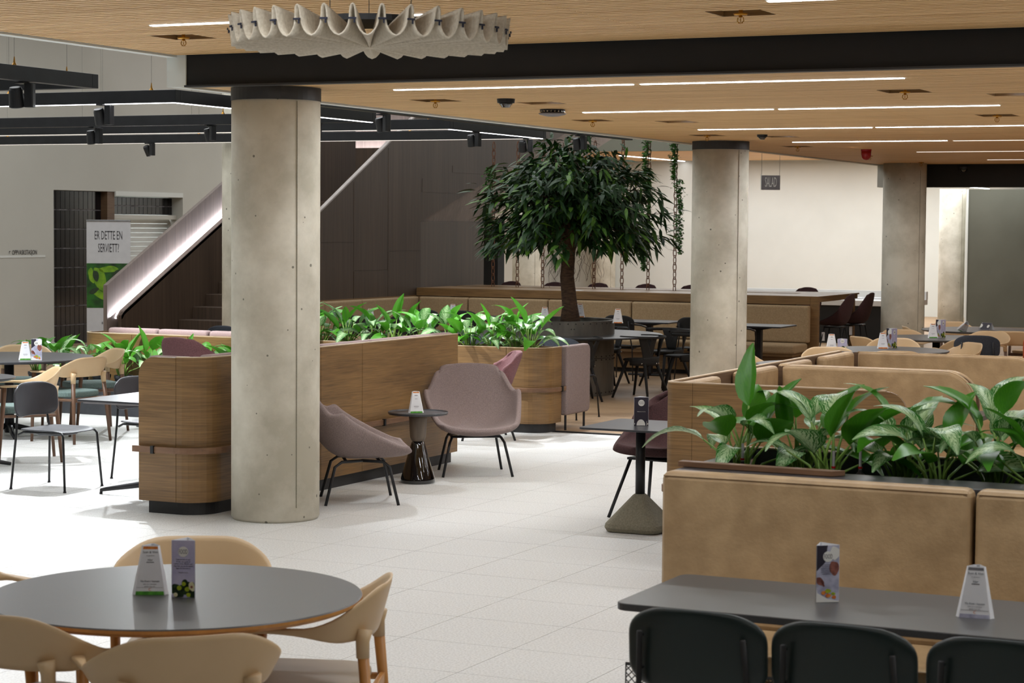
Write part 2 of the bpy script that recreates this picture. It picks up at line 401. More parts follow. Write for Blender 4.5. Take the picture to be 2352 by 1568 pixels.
# ceilings
ce = struct('ceiling', MB().box(XE, 6, -2, YB, ZF+.05, ZF+.3).box(XE, 6, YB, 47.4, ZR+.05, ZR+.5), M_backing)
b = MB(); y = 2.6
random.seed(5)
HOLES = [(-7.13,10.5),(-3.57,10.35),(-7.08,13.69),(-3.58,13.75),(-7.09,16.68),(-3.63,16.84),(-7.12,19.67),(-3.7,19.9),(-7.1,22.6),(-3.7,22.9),(-6.46,14.22),(-2.98,14.28),(-6.46,17.1),(-6.5,20.14)]
def slats(y0, y1, z, x0=XE+.04, x1=5.9, pitch=.074, w=.054):
    b = MB(); y = y0; L = [x0, x0+1.2, x0+3.6, x0+6, x0+8.4, x0+10.8, x1]
    k = 0
    while y+w < y1:
        hs = sorted(hx for hx, hy in HOLES if y+w > hy-.15 and y < hy+.15)
        for i in range(len(L)-1):
            a = L[i]+.002
            for hx in hs:
                if a < hx-.15 < L[i+1]: b.box(a, min(hx-.15, L[i+1]), y, y+w, z, z+.04); a = hx+.15
            if L[i+1]-.002-a > .02: b.box(a, L[i+1]-.002, y, y+w+(.006 if k % 7 == 3 else 0), z, z+.04)
        y += pitch + (.006 if k % 10 == 9 else 0); k += 1
    return b
obj('slat', slats(2.6, YB-.02, ZF), M_slat, ce, kind='stuff')
obj('slat', slats(YB+.03, YB2-.02, ZR), M_slat, ce, kind='stuff')
obj('slat', slats(YB2+.3, 47.2, ZR-.07, pitch=.16, w=.15), M_slat, ce, kind='stuff')
# white edge trim and atrium upstand above it
struct('trim_1', MB().box(XE-.05, XE+.03, -2, YB, ZF-.012, ZF+.32), M_white)
struct('trim_2', MB().box(XE-.05, XE+.03, YB, 47.2, ZR-.012, ZR+.6), M_white)
struct('trim_3', MB().box(XE-.051, XE+.1, YB-.03, YB+.01, ZR-.012, ZF+.01), M_white)
tb = struct('beam_black', MB().box(XE+.1, 6, YB-.02, YB+.005, ZR-.01, ZF+.06), M_black)
obj('shadow_trim', MB().box(XE+.1, 6, YB-.05, YB+.035, ZR-.016, ZR-.004), M_plinth, tb)
b2 = struct('beam_black_far', MB().box(XE+.25, 6, YB2, YB2+.28, 2.6, ZR+.06), M_black)
obj('end_cap', MB().box(XE+.0, XE+.25, YB2-.01, YB2+.29, 2.598, ZR), M_greige, b2)
# walls
struct('wall_back', MB().box(-26, -9, 47.3, 47.5, 0, 6), M_white)
struct('wall_right_far', MB().box(-9.84, 6, 43.1, 47.3, 0, 2.84), M_dgreen)
struct('trim_4', MB().box(-9.88, -9.84, 43.08, 47.3, 0, 2.84), M_white)
struct('wall_side_right', MB().box(5.9, 6.1, -2, 47.4, 0, 3.4), M_dgreen)
struct('wall_behind', MB().box(-24, 6, -2.2, -2, 0, 6.2), M_dgreen)
WX = -21.07
b = MB(); b.box(WX-.3, WX, -2, 27.33, 0, 6.2); b.box(WX-.3, WX, 31.0, 47.4, 0, 6.2); b.box(WX-.3, WX, 27.33, 31.0, 2.53, 6.2)
wl = struct('wall_left', b, M_greige)
struct('baseboard_left', MB().box(WX, WX+.015, -2, 27.33, 0, .06), M_white)
b = MB().box(WX-1.5, WX-.3, 27.2, 31.3, -.02, 0).box(WX-1.5, WX-.3, 27.2, 27.33, 0, 2.6).box(WX-1.5, WX-.3, 31.0, 31.2, 0, 2.6).box(WX-1.5, WX-.3, 27.2, 31.2, 2.53, 2.6).box(WX-1.6, WX-1.5, 27.2, 31.2, 0, 2.6)
struct('wall_niche', b, M_white)
struct('ceiling_atrium', MB().box(-24, XE, -2, 41, 6.0, 6.2), M_white)
ca = struct('ceiling_rear_low', MB().box(-24, XE-.06, 41, 47.3, 3.65, 6.2), M_backing)
obj('slat', slats(41.02, 47.28, 3.6, x0=-22, x1=XE-.1, pitch=.3, w=.29), M_slat, ca, kind='stuff')
struct('trim_5', MB().box(-24, XE-.06, 40.9, 41, 3.6, 3.96), M_dgreen)
struct('trim_6', MB().box(-24, XE-.06, 40.95, 41, 3.96, 6.0), M_white)
# dark panel beyond the stair
struct('wall_dark_recess', MB().box(-15.6, -14.83, 30.95, 31.2, 0, 2.12), M_black)
# tiled recess : each tile its own piece
TM = {}
def tiles(parent, x, y0, y1, z0, z1, ny, nz):
    dy = (y1-y0)/ny; dz = (z1-z0)/nz; key = (ny, nz)
    me = bpy.data.meshes.new('tile'); q = MB().box(0, .012, -dy/2+.005, dy/2-.007, -dz/2+.008, dz/2-.008); me.from_pydata(q.v, [], q.f); me.materials.append(M_tile)
    for i in range(ny):
        for k in range(nz):
            o = bpy.data.objects.new('tile', me); COL.objects.link(o); o.parent = parent; o.location = (x+random.uniform(0,.001), y0+dy*(i+.5), z0+dz*(k+.5))
tw = struct('wall_tiled', MB().box(WX-.28, WX-.16, 27.33, 28.8, 0, 2.53), M_tgrout)
tiles(tw, WX-.16, 27.33, 28.8, 0.0, 2.53, 12, 8)
tw2 = struct('wall_tiled_upper', MB().box(WX-.32, WX-.24, 29.0, 31.0, 2.15, 2.45), M_tgrout)
tiles(tw2, WX-.24, 29.0, 31.0, 2.15, 2.45, 16, 2)
struct('trim_7', MB().box(WX-.3, WX-.02, 28.8, 29.0, 0, 2.53), M_cabdark)
struct('trim_8', MB().box(WX-.2, WX+.01, 29.0, 31.0, 2.46, 2.54), M_white)
b = MB()
for k in range(26): b.box(WX-.34, WX-.31+(.012 if k % 2 else 0), 29.0, 31.0, .08*k, .08*k+.074)
tag(obj('roller_shutter', b, M_shut), 'white slatted roller shutter behind the staircase rail', 'shutter')
tag(obj('shutter_box', MB().box(WX-.28, WX-.12, 29.02, 30.98, 2.07, 2.145), M_greige, bevel=.005), 'pale box above the white roller shutter', 'shutter box')
# ---------------------------------------------------------------- columns
def column(x, y, z1, r, label, collar=True, z0=0):
    b = MB().lathe([(r-.012,z0),(r,z0+.02),(r,z1)], 64, (x,y,0))
    o = struct('concrete_column', b, M_conc, smooth=False); o.data.polygons.foreach_set('use_smooth', [len(p.vertices)==4 for p in o.data.polygons])
    o['label'] = label
    if collar:
        c = obj('collar', MB().lathe([(r+.004,z1-.09),(r+.004,z1-.004)], 48, (x,y,0)), M_plinth, o)
    obj('form_seam', MB().box(x+r*.86, x+r*.86+.004, y-r*.52, y-r*.52+.004, .1, z1-.1), M_cbase, o)
    return o
column(-7.47, 12.1, ZR, .30, 'large round concrete column nearest the camera, left of the lounge chairs')
column(-7.47, 21.07, ZR, .30, 'round concrete column between the tree and the leather booths')
column(-7.47, 29.12-.35, ZR, .30, 'round concrete column beside the white bar counter', collar=False)
column(-13.33, 20.96, 6.0, .30, 'concrete column half hidden behind the nearest column', collar=False)
column(-18.22, 39.42, 3.6, .30, 'shadowed concrete column behind the left part of the tree crown', collar=False)
column(-19.66, 47.0, 3.6, .30, 'concrete column against the white wall right of the tree trunk', collar=False)
column(-10.23, 43.35, ZR-.07, .27, 'far concrete column where the white wall meets the dark wall', collar=False)
# ---------------------------------------------------------------- ceiling lights
def strip(x0, x1, y, z, label, on=True, light=True, w=.038, pw=24):
    t = thing('linear_ceiling_light', label, 'ceiling light', ((x0+x1)/2, y, z), 0, 'recessed light lines in the slatted ceiling')
    h = (x1-x0)/2
    obj('housing', MB().box(-h-.01, h+.01, -w/2-.006, w/2+.006, -.002, .03), M_white, t)
    obj('diffuser', MB().box(-h, h, -w/2, w/2, -.007, -.002), M_led if on else M_ledoff, t)
    if light: area('strip_lamp', ((x0+x1)/2, y, z-.012), x1-x0, w, pw, NEUT)
rows = [(12.49, ((-6.77,-5.03),(-4.975,-3.26)), 'second'), (15.43, ((-6.64,-5.05),(-5.0,-3.31)), 'third'), (18.44, ((-6.76,-5.10),(-5.06,-3.4)), 'fourth'), (21.35, ((-6.76,-5.11),), 'fifth')]
for y, segs, nm in rows:
    for k, (a, c) in enumerate(segs):
        strip(a, c, y, ZR, f"{'left' if k==0 else 'right'} light line of the {nm} row from the camera, in the lower slatted ceiling")
strip(-5.06, -3.2, 21.42, ZR, 'unlit thin light line right of the fifth row, with one bright dot', on=False, light=False, w=.02)
strip(-6.2, -3.2, 24.4, ZR, 'thin dim ceiling line in the sixth row, above the red beacon', on=False, light=False, w=.015)
strip(-6.0, -3.2, 27.3, ZR, 'thin dim ceiling line in the last row, just before the far black beam', on=False, light=False, w=.015)
strip(-6.87, -5.13, 9.8, ZF, 'light line behind the felt pendant in the near slatted ceiling')
strip(-3.25, -1.5, 9.83, ZF, 'light line cut by the top edge of the photo, right of the felt pendant')
for x in (-6.87,-5.1,-3.3,-1.5,.3,2.1):
    for y, pw_ in ((3.6, 9), (6.7, 19)):
        area('hall_lamp', (x+.85, y, ZF-.02), 1.7, .045, pw_, NEUT)
for x in (-1.5,.3,2.1): 
    for y in (9.8,12.49,15.43,18.44,21.4): area('hall_lamp', (x+.85, y, ZR-.02), 1.7, .045, 16, NEUT)
for x in (-6.7,-4.9,-3.1): 
    for y in (24.4,27.3): area('hall_lamp', (x+.85, y, ZR-.02), 1.7, .045, 15, WARM)
t = thing('linear_ceiling_light', 'slanting light line beyond the far black beam at right', 'ceiling light', (-9.4, 40.9, ZR-.07))
obj('housing', MB().box(-.035,.035,-1.2,2.0,-.002,.02), M_white, t); obj('diffuser', MB().box(-.03,.03,-1.2,2.0,-.008,-.002), M_led, t)
t = thing('linear_ceiling_light', 'slanting light line on the rear ceiling behind the hanging ivy', 'ceiling light', (-17.68, 45.2, 3.6))
obj('housing', MB().box(-.045,.045,-2.0,2.0,-.002,.02), M_white, t); obj('diffuser', MB().box(-.04,.04,-2.0,2.0,-.008,-.002), M_led, t)
# sprinklers in square openings
def recess(x, y, z, parent=None):
    b = MB().box(-.156,.156,.146,.156,.001,.048).box(-.156,-.146,-.146,.146,.001,.048).box(.146,.156,-.146,.146,.001,.048).box(-.156,.156,-.156,-.146,.001,.048)
    return b
def sprinkler(x, y, z, label):
    t = thing('ceiling_sprinkler', label, 'sprinkler', (x, y, z), 0, 'brass sprinklers in square openings of the slatted ceiling')
    obj('opening_frame', recess(x,y,z), M_cabwood, t)
    obj('opening_cover', MB().box(-.1455,.1455,-.1455,.1455,.030,.04), M_slat, t)
    obj('drop_pipe', MB().tube([(0,0,.03),(0,0,-.01)], .012, 8), M_brass, t)
    obj('escutcheon', MB().lathe([(.001,-.012),(.035,-.012),(.04,-.002)], 20), M_brass, t, smooth=True)
    obj('sprinkler_head', MB().lathe([(.008,-.012),(.012,-.02),(.006,-.024)], 10).tube([(.014,0,-.022),(.018,0,-.04),(.006,0,-.052)], .0028, 6).tube([(-.014,0,-.022),(-.018,0,-.04),(-.006,0,-.052)], .0028, 6).lathe([(.001,-.056),(.013,-.054),(.013,-.051)], 12).lathe([(.001,-.05),(.003,-.036),(.001,-.024)], 8), M_brass, t)
    return t
sps = [(-7.13,10.5,ZF,'brass sprinkler left of the felt pendant, near ceiling'), (-3.57,10.35,ZF,'brass sprinkler at the top right above the near black beam'),
 (-7.08,13.69,ZR,'brass sprinkler just right of the nearest column top'), (-3.58,13.75,ZR,'brass sprinkler at right below the end of the second light row'),
 (-7.09,16.68,ZR,'brass sprinkler below the domed black detector'), (-3.63,16.84,ZR,'brass sprinkler near the right edge between the third and fourth light rows'),
 (-7.12,19.67,ZR,'brass sprinkler above the top of the second column'), (-3.7,19.9,ZR,'small brass sprinkler at right below the dim fifth row line'),
 (-7.1,22.6,ZR,'small sprinkler just right of the second column top'), (-7.1,25.6,ZR,'tiny sprinkler near the ceiling edge above the hanging sign'),
 (-7.1,28.2,ZR,'farthest tiny sprinkler near the ceiling edge'), (-3.7,22.9,ZR,'tiny sprinkler at far right above the far black beam')]
for s_ in sps: sprinkler(*s_)
def downlight(x, y, label):
    t = thing('square_downlight', label, 'downlight', (x, y, ZR), 0, 'downlights in square openings of the slatted ceiling')
    obj('opening_frame', recess(x,y,0), M_cabwood, t); obj('opening_cover', MB().box(-.1455,.1455,-.1455,.1455,.030,.04), M_slat, t)
    obj('lens', MB().lathe([(.001,.018),(.05,.018),(.055,.03)], 20), M_led, t)
    spot('downlight_lamp', (x, y, ZR-.02), (x, y, 0), 60, 80, .5, WARM, .05)
for a in ((-6.46,14.22,'downlight between the smoke detector and the domed detector'), (-2.98,14.28,'bright downlight near the right edge under the second row'), (-6.46,17.1,'small downlight left of the fourth light row'), (-6.5,20.14,'small downlight right of the little black detector'), (-6.55,22.9,'faint downlight left of the red beacon')): downlight(*a)
def detector(x, y, z, s, label):
    t = thing('smoke_detector', label, 'detector', (x, y, z)); 
    obj('base', MB().lathe([(.001,-.03*s),(.062*s,-.03*s),(.066*s,0)], 28), M_steel, t, smooth=False)
    obj('sensor', MB().lathe([(.001,-.062*s),(.03*s,-.062*s),(.038*s,-.045*s),(.046*s,-.042*s),(.05*s,-.03*s)], 28), M_gloss, t, smooth=True)
    return t
detector(-6.49,13.66,ZR,1.0,'small black smoke detector above the ceiling edge, left of centre')
detector(-6.53,19.63,ZR,.8,'small black detector right of the second column top')
detector(-6.72,29.1,ZR-.04,1.1,'black detector on the far black beam')
t = thing('domed_detector', 'black slotted dome unit at the left end of the third light row', 'detector', (-6.72,15.0,ZR))
b = MB().lathe([(.001,-.03),(.088,-.03),(.10,-.012),(.10,0)], 32); obj('base', b, M_steel, t)
b = MB(); 
for k in range(20):
    a = 2*PI*k/20; b.box(-.006+.093*math.cos(a), .006+.093*math.cos(a), -.006+.093*math.sin(a), .006+.093*math.sin(a), -.022, -.008)
obj('slot_ring', b, M_chrome, t); obj('dome', MB().lathe([(.001,-.058),(.05,-.054),(.10,-.042),(.112,-.032),(.09,-.026)], 32), M_signg, t, smooth=True)
t = thing('fire_alarm_beacon', 'red fire alarm beacon hanging from the slatted ceiling at right', 'alarm', (-6.58,23.57,ZR))
obj('base', MB().lathe([(.001,-.02),(.06,-.02),(.062,0)], 24), M_red, t); obj('beacon_dome', MB().lathe([(.001,-.125),(.03,-.118),(.05,-.095),(.058,-.06),(.058,-.02)], 24), M_red, t, smooth=True)
# hanging sign
t = thing('hanging_sign', 'grey hanging sign with tall white letters on two wires', 'sign', (-9.9, 30.2, 2.82), .35)
obj('sign_panel', MB().box(-.14,.14,-.012,.012,-.24,-.02), M_signg, t, bevel=.003)
obj('sign_edge', MB().box(-.152,-.14,-.014,.014,-.24,0), M_white, t)
text('lettering', 'SALAD', .14, M_disc, t, (0,-.0135,-.13), (PI/2,0,0), .42, 1.5)
obj('suspension_wire', MB().tube([(-.14,0,-.01),(-.14,0,3.15)], .003, 5), M_wire, t); obj('suspension_wire', MB().tube([(.13,0,-.02),(.13,0,3.15)], .003, 5), M_wire, t)
# ---------------------------------------------------------------- track light frames
TZ = 2.95
def track_frame(name_label, x0, x1, y0, y1, z=TZ, h=.10, w=.07, legs='NSEW', led='S', thin=False):
    t = thing('track_light_frame', name_label, 'track light', (0,0,z), 0, 'black rectangular track frames hung over the atrium')
    if 'S' in legs: obj('profile', MB().box(x0, x1, y0, y0+w, 0, h), M_steel, t, bevel=.004)
    if 'N' in legs: obj('profile', MB().box(x0, x1, y1-w, y1, 0, h), M_steel, t, bevel=.004)
    if 'E' in legs: obj('profile', MB().box(x1-w, x1, y0+w, y1-w, 0, h), M_steel, t, bevel=.004)
    if 'W' in legs: obj('profile', MB().box(x0, x0+w, y0+w, y1-w, 0, h), M_steel, t, bevel=.004)
    for L in led:
        lw = .008 if thin else .016; q = {'S':(x0+.03,x1-.03,y0+.035-lw,y0+.035+lw),'N':(x0+.03,x1-.03,y1-.035-lw,y1-.035+lw),'E':(x1-.035-lw,x1-.035+lw,y0+.03,y1-.03)}[L]
        obj('led_line', MB().box(q[0],q[1],q[2],q[3],-.004,.002), M_ledoff if (thin and L != 'E') or L == 'N' else M_led, t)
    k = 0; b = MB(); wv = MB()
    pts = []
    n = max(2, int((x1-x0)/1.35))
    for i in range(n+1):
        for yy in ((y0+w/2) if 'S' in legs else None, (y1-w/2) if 'N' in legs else None):
            if yy is not None: pts.append((x0+.25+(x1-x0-.5)*i/n, yy))
    if 'E' in legs: pts += [(x1-w/2, y0+(y1-y0)*f) for f in (.3,.7)]
    for (a, c) in pts:
        b.lathe([(.02,h),(.008,h+.02),(.003,h+.06)], 8, (a,c,0)); wv.tube([(a,c,h+.05),(a,c,6.0-z)], .0016, 4)
    obj('hanger', b, M_brass, t, kind='stuff'); obj('suspension_wire', wv, M_wire, t, kind='stuff')
    return t
track_frame('black track frame at the top left corner of the photo, above its neighbours', -14.5, -8.97, 9.2, 12.15, legs='NE', led='')
track_frame('wide black track frame with a white light line, left of the nearest column top', -15.5, -9.38, 13.7, 16.95, legs='NSE', led='SE')
track_frame('black track frame behind the nearest column reaching the tree crown', -16.8, -9.3, 18.3, 20.6, legs='NSE', led='SEN', thin=True)
track_frame('slim black track frame running close under the slatted ceiling edge', -9.28, -8.585, 14.6, 21.4, z=2.955, legs='SE', led='')
def track_spot(x, y, z, aim, power, label, s=1.0, deg=44):
    t = thing('track_spotlight', label, 'spotlight', (x, y, z), 0, 'black track spotlights'); 
    d = Vector((x+(aim[0]-x)*.4, y+abs(aim[1]-y)*.3+.45, 0))-Vector((x,y,z-.1)); rz = math.atan2(d.x, -d.y); t.rotation_euler = (0,0,rz)
    obj('adapter', MB().box(-.03*s,.03*s,-.055*s,.055*s,-.012,0), M_steel, t, bevel=.002)
    obj('gear_box', MB().prism(rrect(-.075*s,-.02*s,-.028*s,.028*s,.01), -.15*s, -.012), M_steel, t, bevel=.002)
    tilt = math.atan2(math.hypot(d.x,d.y), -d.z)
    h = obj('spot_head', MB().lathe([(.001,.055*s),(.034*s,.055*s),(.04*s,.04*s),(.048*s,-.06*s),(.044*s,-.064*s),(.04*s,-.05*s),(.001,-.045*s)], 28), M_steel, t, smooth=False)
    h.location = (.035*s,0,-.085*s); h.rotation_euler = (-tilt,0,0)
    l = obj('lens', MB().lathe([(.001,-.052*s),(.038*s,-.052*s)], 24), M_spotE if power > 300 else M_ledoff, h)
    if power: spot('track_lamp', (x, y, z-.2), aim, power, deg, .5, NEUT, .03)
    return t
track_spot(-9.05, 11.4, TZ, (-9.6,10.6,0), 340, 'white-lit track spotlight in the top left corner', 1.15, 60)
track_spot(-10.1, 13.75, TZ, (-10.0,11.6,0), 520, 'black track spotlight just right of the brightest one at top left', 1.1, 70)
track_spot(-8.62, 15.7, TZ, (-7.6,14.2,.5), 130, 'black track spotlight above the first ceiling edge, right of the nearest column')
track_spot(-10.0, 16.9, TZ, (-8.9,18.1,.6), 260, 'black track spotlight beside the nearest column, lighting the planter', 1, 60)
track_spot(-11.2, 16.95, TZ, (-10.0,18.2,.6), 400, 'small black spotlight touching the right edge of the nearest column top', 1, 60)
track_spot(-9.33, 18.9, TZ, (-9.0,18.2,.6), 330, 'black track spotlight left of the tree crown', 1, 60)
track_spot(-9.45, 20.4, TZ, (-10.2,19.0,.6), 110, 'tilted black spotlight at the upper left of the tree crown')
track_spot(-8.6, 19.9, TZ, (-8.2,18.3,.6), 230, 'black spotlight hanging in front of the tree crown')
track_spot(-12.6, 17.0, TZ, (-12.6,17.8,.6), 420, 'middle black spotlight left of the nearest column, on the third rail', 1.1, 62)
track_spot(-14.4, 20.5, TZ, (-13.0,15.8,.6), 210, 'lowest black spotlight left of the nearest column, tilted left', 1, 60)
for q, (x, y, ax, ay, p) in enumerate([(-12,13.7,-11.6,14.4,420),(-9.4,15.5,-9.5,14.0,260),(-9.0,11.9,-8.7,9.6,260),(-10.6,12.1,-9.5,9.0,300)]): spot('atrium_track_lamp', (x,y,2.9), (ax,ay,0), p, 75, .6, NEUT, .04)
# ---------------------------------------------------------------- felt pendant
def pendant():
    c = (-4.405, 7.90, 2.765)
    t = thing('felt_pendant', 'large pleated cream felt pendant hanging near the ceiling', 'pendant lamp', c)
    R, N, H = .60, 32, .125
    def fn(u, v):
        r = R*(v**.9)*1.0; a = 2*PI*u; ph = N*a
        s = (.5+.5*math.cos(ph))**.8
        z = -.015*(1-v)**2*0 + H*(v**.8)*s
        da = (-.9*math.sin(ph)+.35*math.sin(2*ph))*v/N   # narrow the peaks into loops
        rr = r*(1+.01*math.cos(ph))
        return (rr*math.cos(a+da), rr*math.sin(a+da), z)
    obj('felt_rosette', MB().grid(fn, N*18, 12), M_felthg, t, smooth=True, solid=.007)
    st = MB(); 
    for k in range(N):
        a = 2*PI*k/N
        for (dr, dz0, dz1, da) in ((.0, .5, .56, 0), (-.02, .38, .5, .012)):
            x, y = (R+.008+dr*.2)*math.cos(a+da), (R+.008+dr*.2)*math.sin(a+da)
            hw = .016 if dz1 > .55 else .003
            tx, ty = -math.sin(a), math.cos(a)
            q = [(x+tx*hw*s1+math.cos(a)*.003*s2, y+ty*hw*s1+math.sin(a)*.003*s2) for s1, s2 in ((-1,-1),(1,-1),(1,1),(-1,1))]
            st.prism(q, H*dz0, H*dz1)
    obj('stitch', st, M_stitch, t, kind='stuff')
    obj('hub', MB().lathe([(.001,-.004),(.05,-.004),(.055,.004),(.03,.03),(.001,.03)], 20), M_felthg, t)
    obj('top_ring', MB().lathe([(.2,.10),(.22,.10),(.22,.125),(.2,.125)], 40), M_steel, t)
    obj('suspension_wire', MB().tube([(.2,0,.12),(.2,0,.35)], .002, 5).tube([(-.1,.17,.12),(-.1,.17,.35)], .002, 5).tube([(-.1,-.17,.12),(-.1,-.17,.35)], .002, 5), M_wire, t)
pendant()
# ---------------------------------------------------------------- staircase
st = thing('staircase', 'dark stained wooden staircase with lit rail rising behind the columns', 'staircase', (0,0,0))
sl = .505
def yz(poly, x0, x1): return MB().prism(poly, x0, x1, 'x')
y1 = 29.0
obj('outer_balustrade', yz([(22.6,0),(22.6,1.18),(y1,1.18+sl*(y1-22.6)),(y1,1.0+sl*(y1-25)),(24.6,0)], -16.62, -16.56), M_stairL, st, bevel=.004)
obj('inner_balustrade', yz([(22.72,0),(22.72,.78),(22.8,.84),(y1,.84+sl*(y1-22.8)),(y1,.5+sl*(y1-24.3)),(23.5,.1),(23.3,0)], -16.47, -16.42), M_stair, st, bevel=.004)
obj('handrail_cap', yz([(22.72,.76),(22.8,.845),(y1,.845+sl*(y1-22.8)),(y1,.80+sl*(y1-22.8)),(22.8,.79),(22.74,.72)], -16.50, -16.42), M_stairL, st)
obj('rail_light', yz([(22.76,.74),(22.8,.81),(y1,.81+sl*(y1-22.8)),(y1,.795+sl*(y1-22.8)),(22.8,.79),(22.77,.73)], -16.555, -16.53), emis('rail_led', (.95,.93,1.0), 4), st)
NS = 14
for k in range(NS):
    y0 = 23.05+.335*k
    obj('step', MB().box(-16.42, -14.5, y0, y0+.40, max(0,.168*k-.1), .168*(k+1)), M_stairL if False else M_stair, st, bevel=.006)
obj('near_wall', yz([(23.5,0),(23.1,1.42),(29.4,1.42+.5195*(29.4-23.1)),(33,4.72),(33,3.66),(27.47,2.06),(27.47,0)], -14.50, -14.44), M_stair, st)
obj('near_rail_cap', yz([(23.1,1.42),(29.4,1.42+.5195*6.3),(29.4,1.445+.5195*6.3),(23.1,1.445)], -14.50, -14.44), mat('rail_trim', S(168,158,152), .5, 0, S(150,140,134), (5,5,5)), st)
for (a, c, e, f, dx) in ((24.4,25.45,.97,1.75,.004),(25.45,26.45,.97,1.35,.007),(26.45,27.44,.97,1.62,.005)):
    obj('veneer_panel', yz([(a+.006,e),(c-.006,e),(c-.006,f),(a+.006,f)], -14.44, -14.44+dx), M_stair, st)
for (a, c) in ((24.4,25.45),(25.45,26.45),(26.45,27.44),(27.5,28.5),(28.5,29.6)):
    zt = 1.36+.5195*(c-23.1) if a < 27.4 else 3.2
    z0 = {24.4:1.76,25.45:1.36,26.45:1.63}.get(a, 2.2+.29*(c-27.47))
    obj('veneer_panel', yz([(a+.006,z0),(c-.006,z0),(c-.006,max(z0+.1,zt-.5)),(a+.006,max(z0+.1,zt-.5))], -14.44, -14.437), M_stair, st)
obj('lower_wall', MB().prism([(-14.5,27.47),(-14.44,27.47),(-14.6,29.95),(-14.9,29.95)], 0, 2.06), M_stair, st)
s0, s1 = Vector((-14.46,27.47,2.062)), Vector((-14.62,29.95,2.062)); v = Vector((0,4.02,1.163))*1.8
q = MB().add([s0,s1,s1+v,s0+v]+[p+Vector((0,0,.05)) for p in (s0,s1,s1+v,s0+v)], [(0,1,2,3),(7,6,5,4),(0,4,5,1),(1,5,6,2),(2,6,7,3),(3,7,4,0)])
obj('soffit', q, M_stairL, st)  # lit look of the underside is put into the paler oak colour
obj('soffit_side', MB().add([s1,s1+v,s1+v+Vector((-2,0,0)),s1+Vector((-2,0,0))]+[p+Vector((0,0,.05)) for p in (s1,s1+v,s1+v+Vector((-2,0,0)),s1+Vector((-2,0,0)))], [(0,1,2,3),(7,6,5,4),(0,4,5,1),(1,5,6,2),(2,6,7,3),(3,7,4,0)]), M_stairL, st)  # same painted lightness as the soffit
obj('landing_wall', MB().box(-18.5,-16.45,30.1,30.2,2.0,3.27), M_stair, st)
obj('landing_wall', MB().box(-18.9,-16.2,30.6,30.7,2.0,5.5), M_stairL, st)
area('stair_glow', (-17.4, 30.4, 3.1), 2.2, .1, 40, (.95,.93,1.0), (PI,0,0))
area('rail_glow', (-16.53, 25.8, 2.33), .02, 7.0, 55, (.95,.93,1.0), (PI+math.atan(sl),0,0))
# ---------------------------------------------------------------- banner and wall sign
t = thing('rollup_banner', 'roll-up banner with serviette question and green leaf photo', 'banner', (-19.75, 27.0, 0), math.radians(27))
obj('banner_sheet', MB().box(-.345,.345,-.004,.004,.06,2.03), M_banner, t)
obj('top_bar', MB().box(-.35,.35,-.012,.012,2.02,2.05), M_chrome, t, bevel=.004); obj('base_cassette', MB().box(-.38,.38,-.09,.09,0,.08), M_chrome, t, bevel=.01)
obj('leaf_photo', MB().box(-.344,.344,-.0055,-.004,.66,1.365), mat('print_deep_green', S(40,110,20), .5, 0, S(14,44,14), (5,5,5)), t)
def blob(cx, cz, rx, rz_, rot=0, n=20, wob=.12, sd=1):
    random.seed(sd); ph = random.random()*6
    return [(cx+rx*math.cos(a)*(1+wob*math.sin(2*a+ph))*math.cos(rot)-rz_*math.sin(a)*math.sin(rot), cz+rx*math.cos(a)*math.sin(rot)+rz_*math.sin(a)*(1+wob*math.sin(3*a+ph))*math.cos(rot)) for a in [2*PI*k/n for k in range(n)]]
b = MB(); 
for a in ((-.14,1.12,.09,.2,.3,1),(.1,1.0,.17,.05,.9,2),(-.1,.86,.18,.06,-.5,3),(.2,.8,.1,.05,.4,4),(.0,1.27,.16,.05,.1,5),(-.27,1.17,.05,.12,.2,6)): b.prism([(max(-.34,min(.34,p)), max(.67,min(1.36,r))) for p, r in blob(*a[:5], sd=a[5])], -.0068, -.0055, 'y')
obj('leaf_photo_highlight', b, mat('print_bright_leaf', S(134,180,26), .5, 0, S(90,140,20), (9,9,9)), t)
b = MB()
for a in ((-.2,1.17,.045,.09,.25,1),(.17,1.17,.1,.09,.0,7),(-.23,.93,.08,.04,.5,8)): b.prism([(max(-.34,min(.34,p)), max(.67,min(1.36,r))) for p, r in blob(*a[:5], sd=a[5])], -.0078, -.0068, 'y')
obj('leaf_photo_shadow', b, M_pdk, t)
text('lettering', 'ER DETTE EN', .15, M_ink, t, (0,-.006,1.80), (PI/2,0,0), .50, 1.3); text('lettering', 'SERVIETT?', .15, M_ink, t, (0,-.006,1.60), (PI/2,0,0), .50, 1.3)
text('lettering', 'BORT MED DEN', .05, M_ink, t, (.05,-.006,.42), (PI/2,0,0), .9, 1)
ws = thing('wall_lettering', 'thin white band with OPPVASKSTASJON lettering on the grey wall', 'wall sign', (WX+.004, 26.5, 1.46))
obj('band', MB().box(-.004,.004,-2.4,.6,-.018,.018), M_white, ws)
text('lettering', '\u2196 OPPVASKSTASJON', .105, M_ink, ws, (.004,.04,.062), (PI/2,0,PI/2), .72, 1)
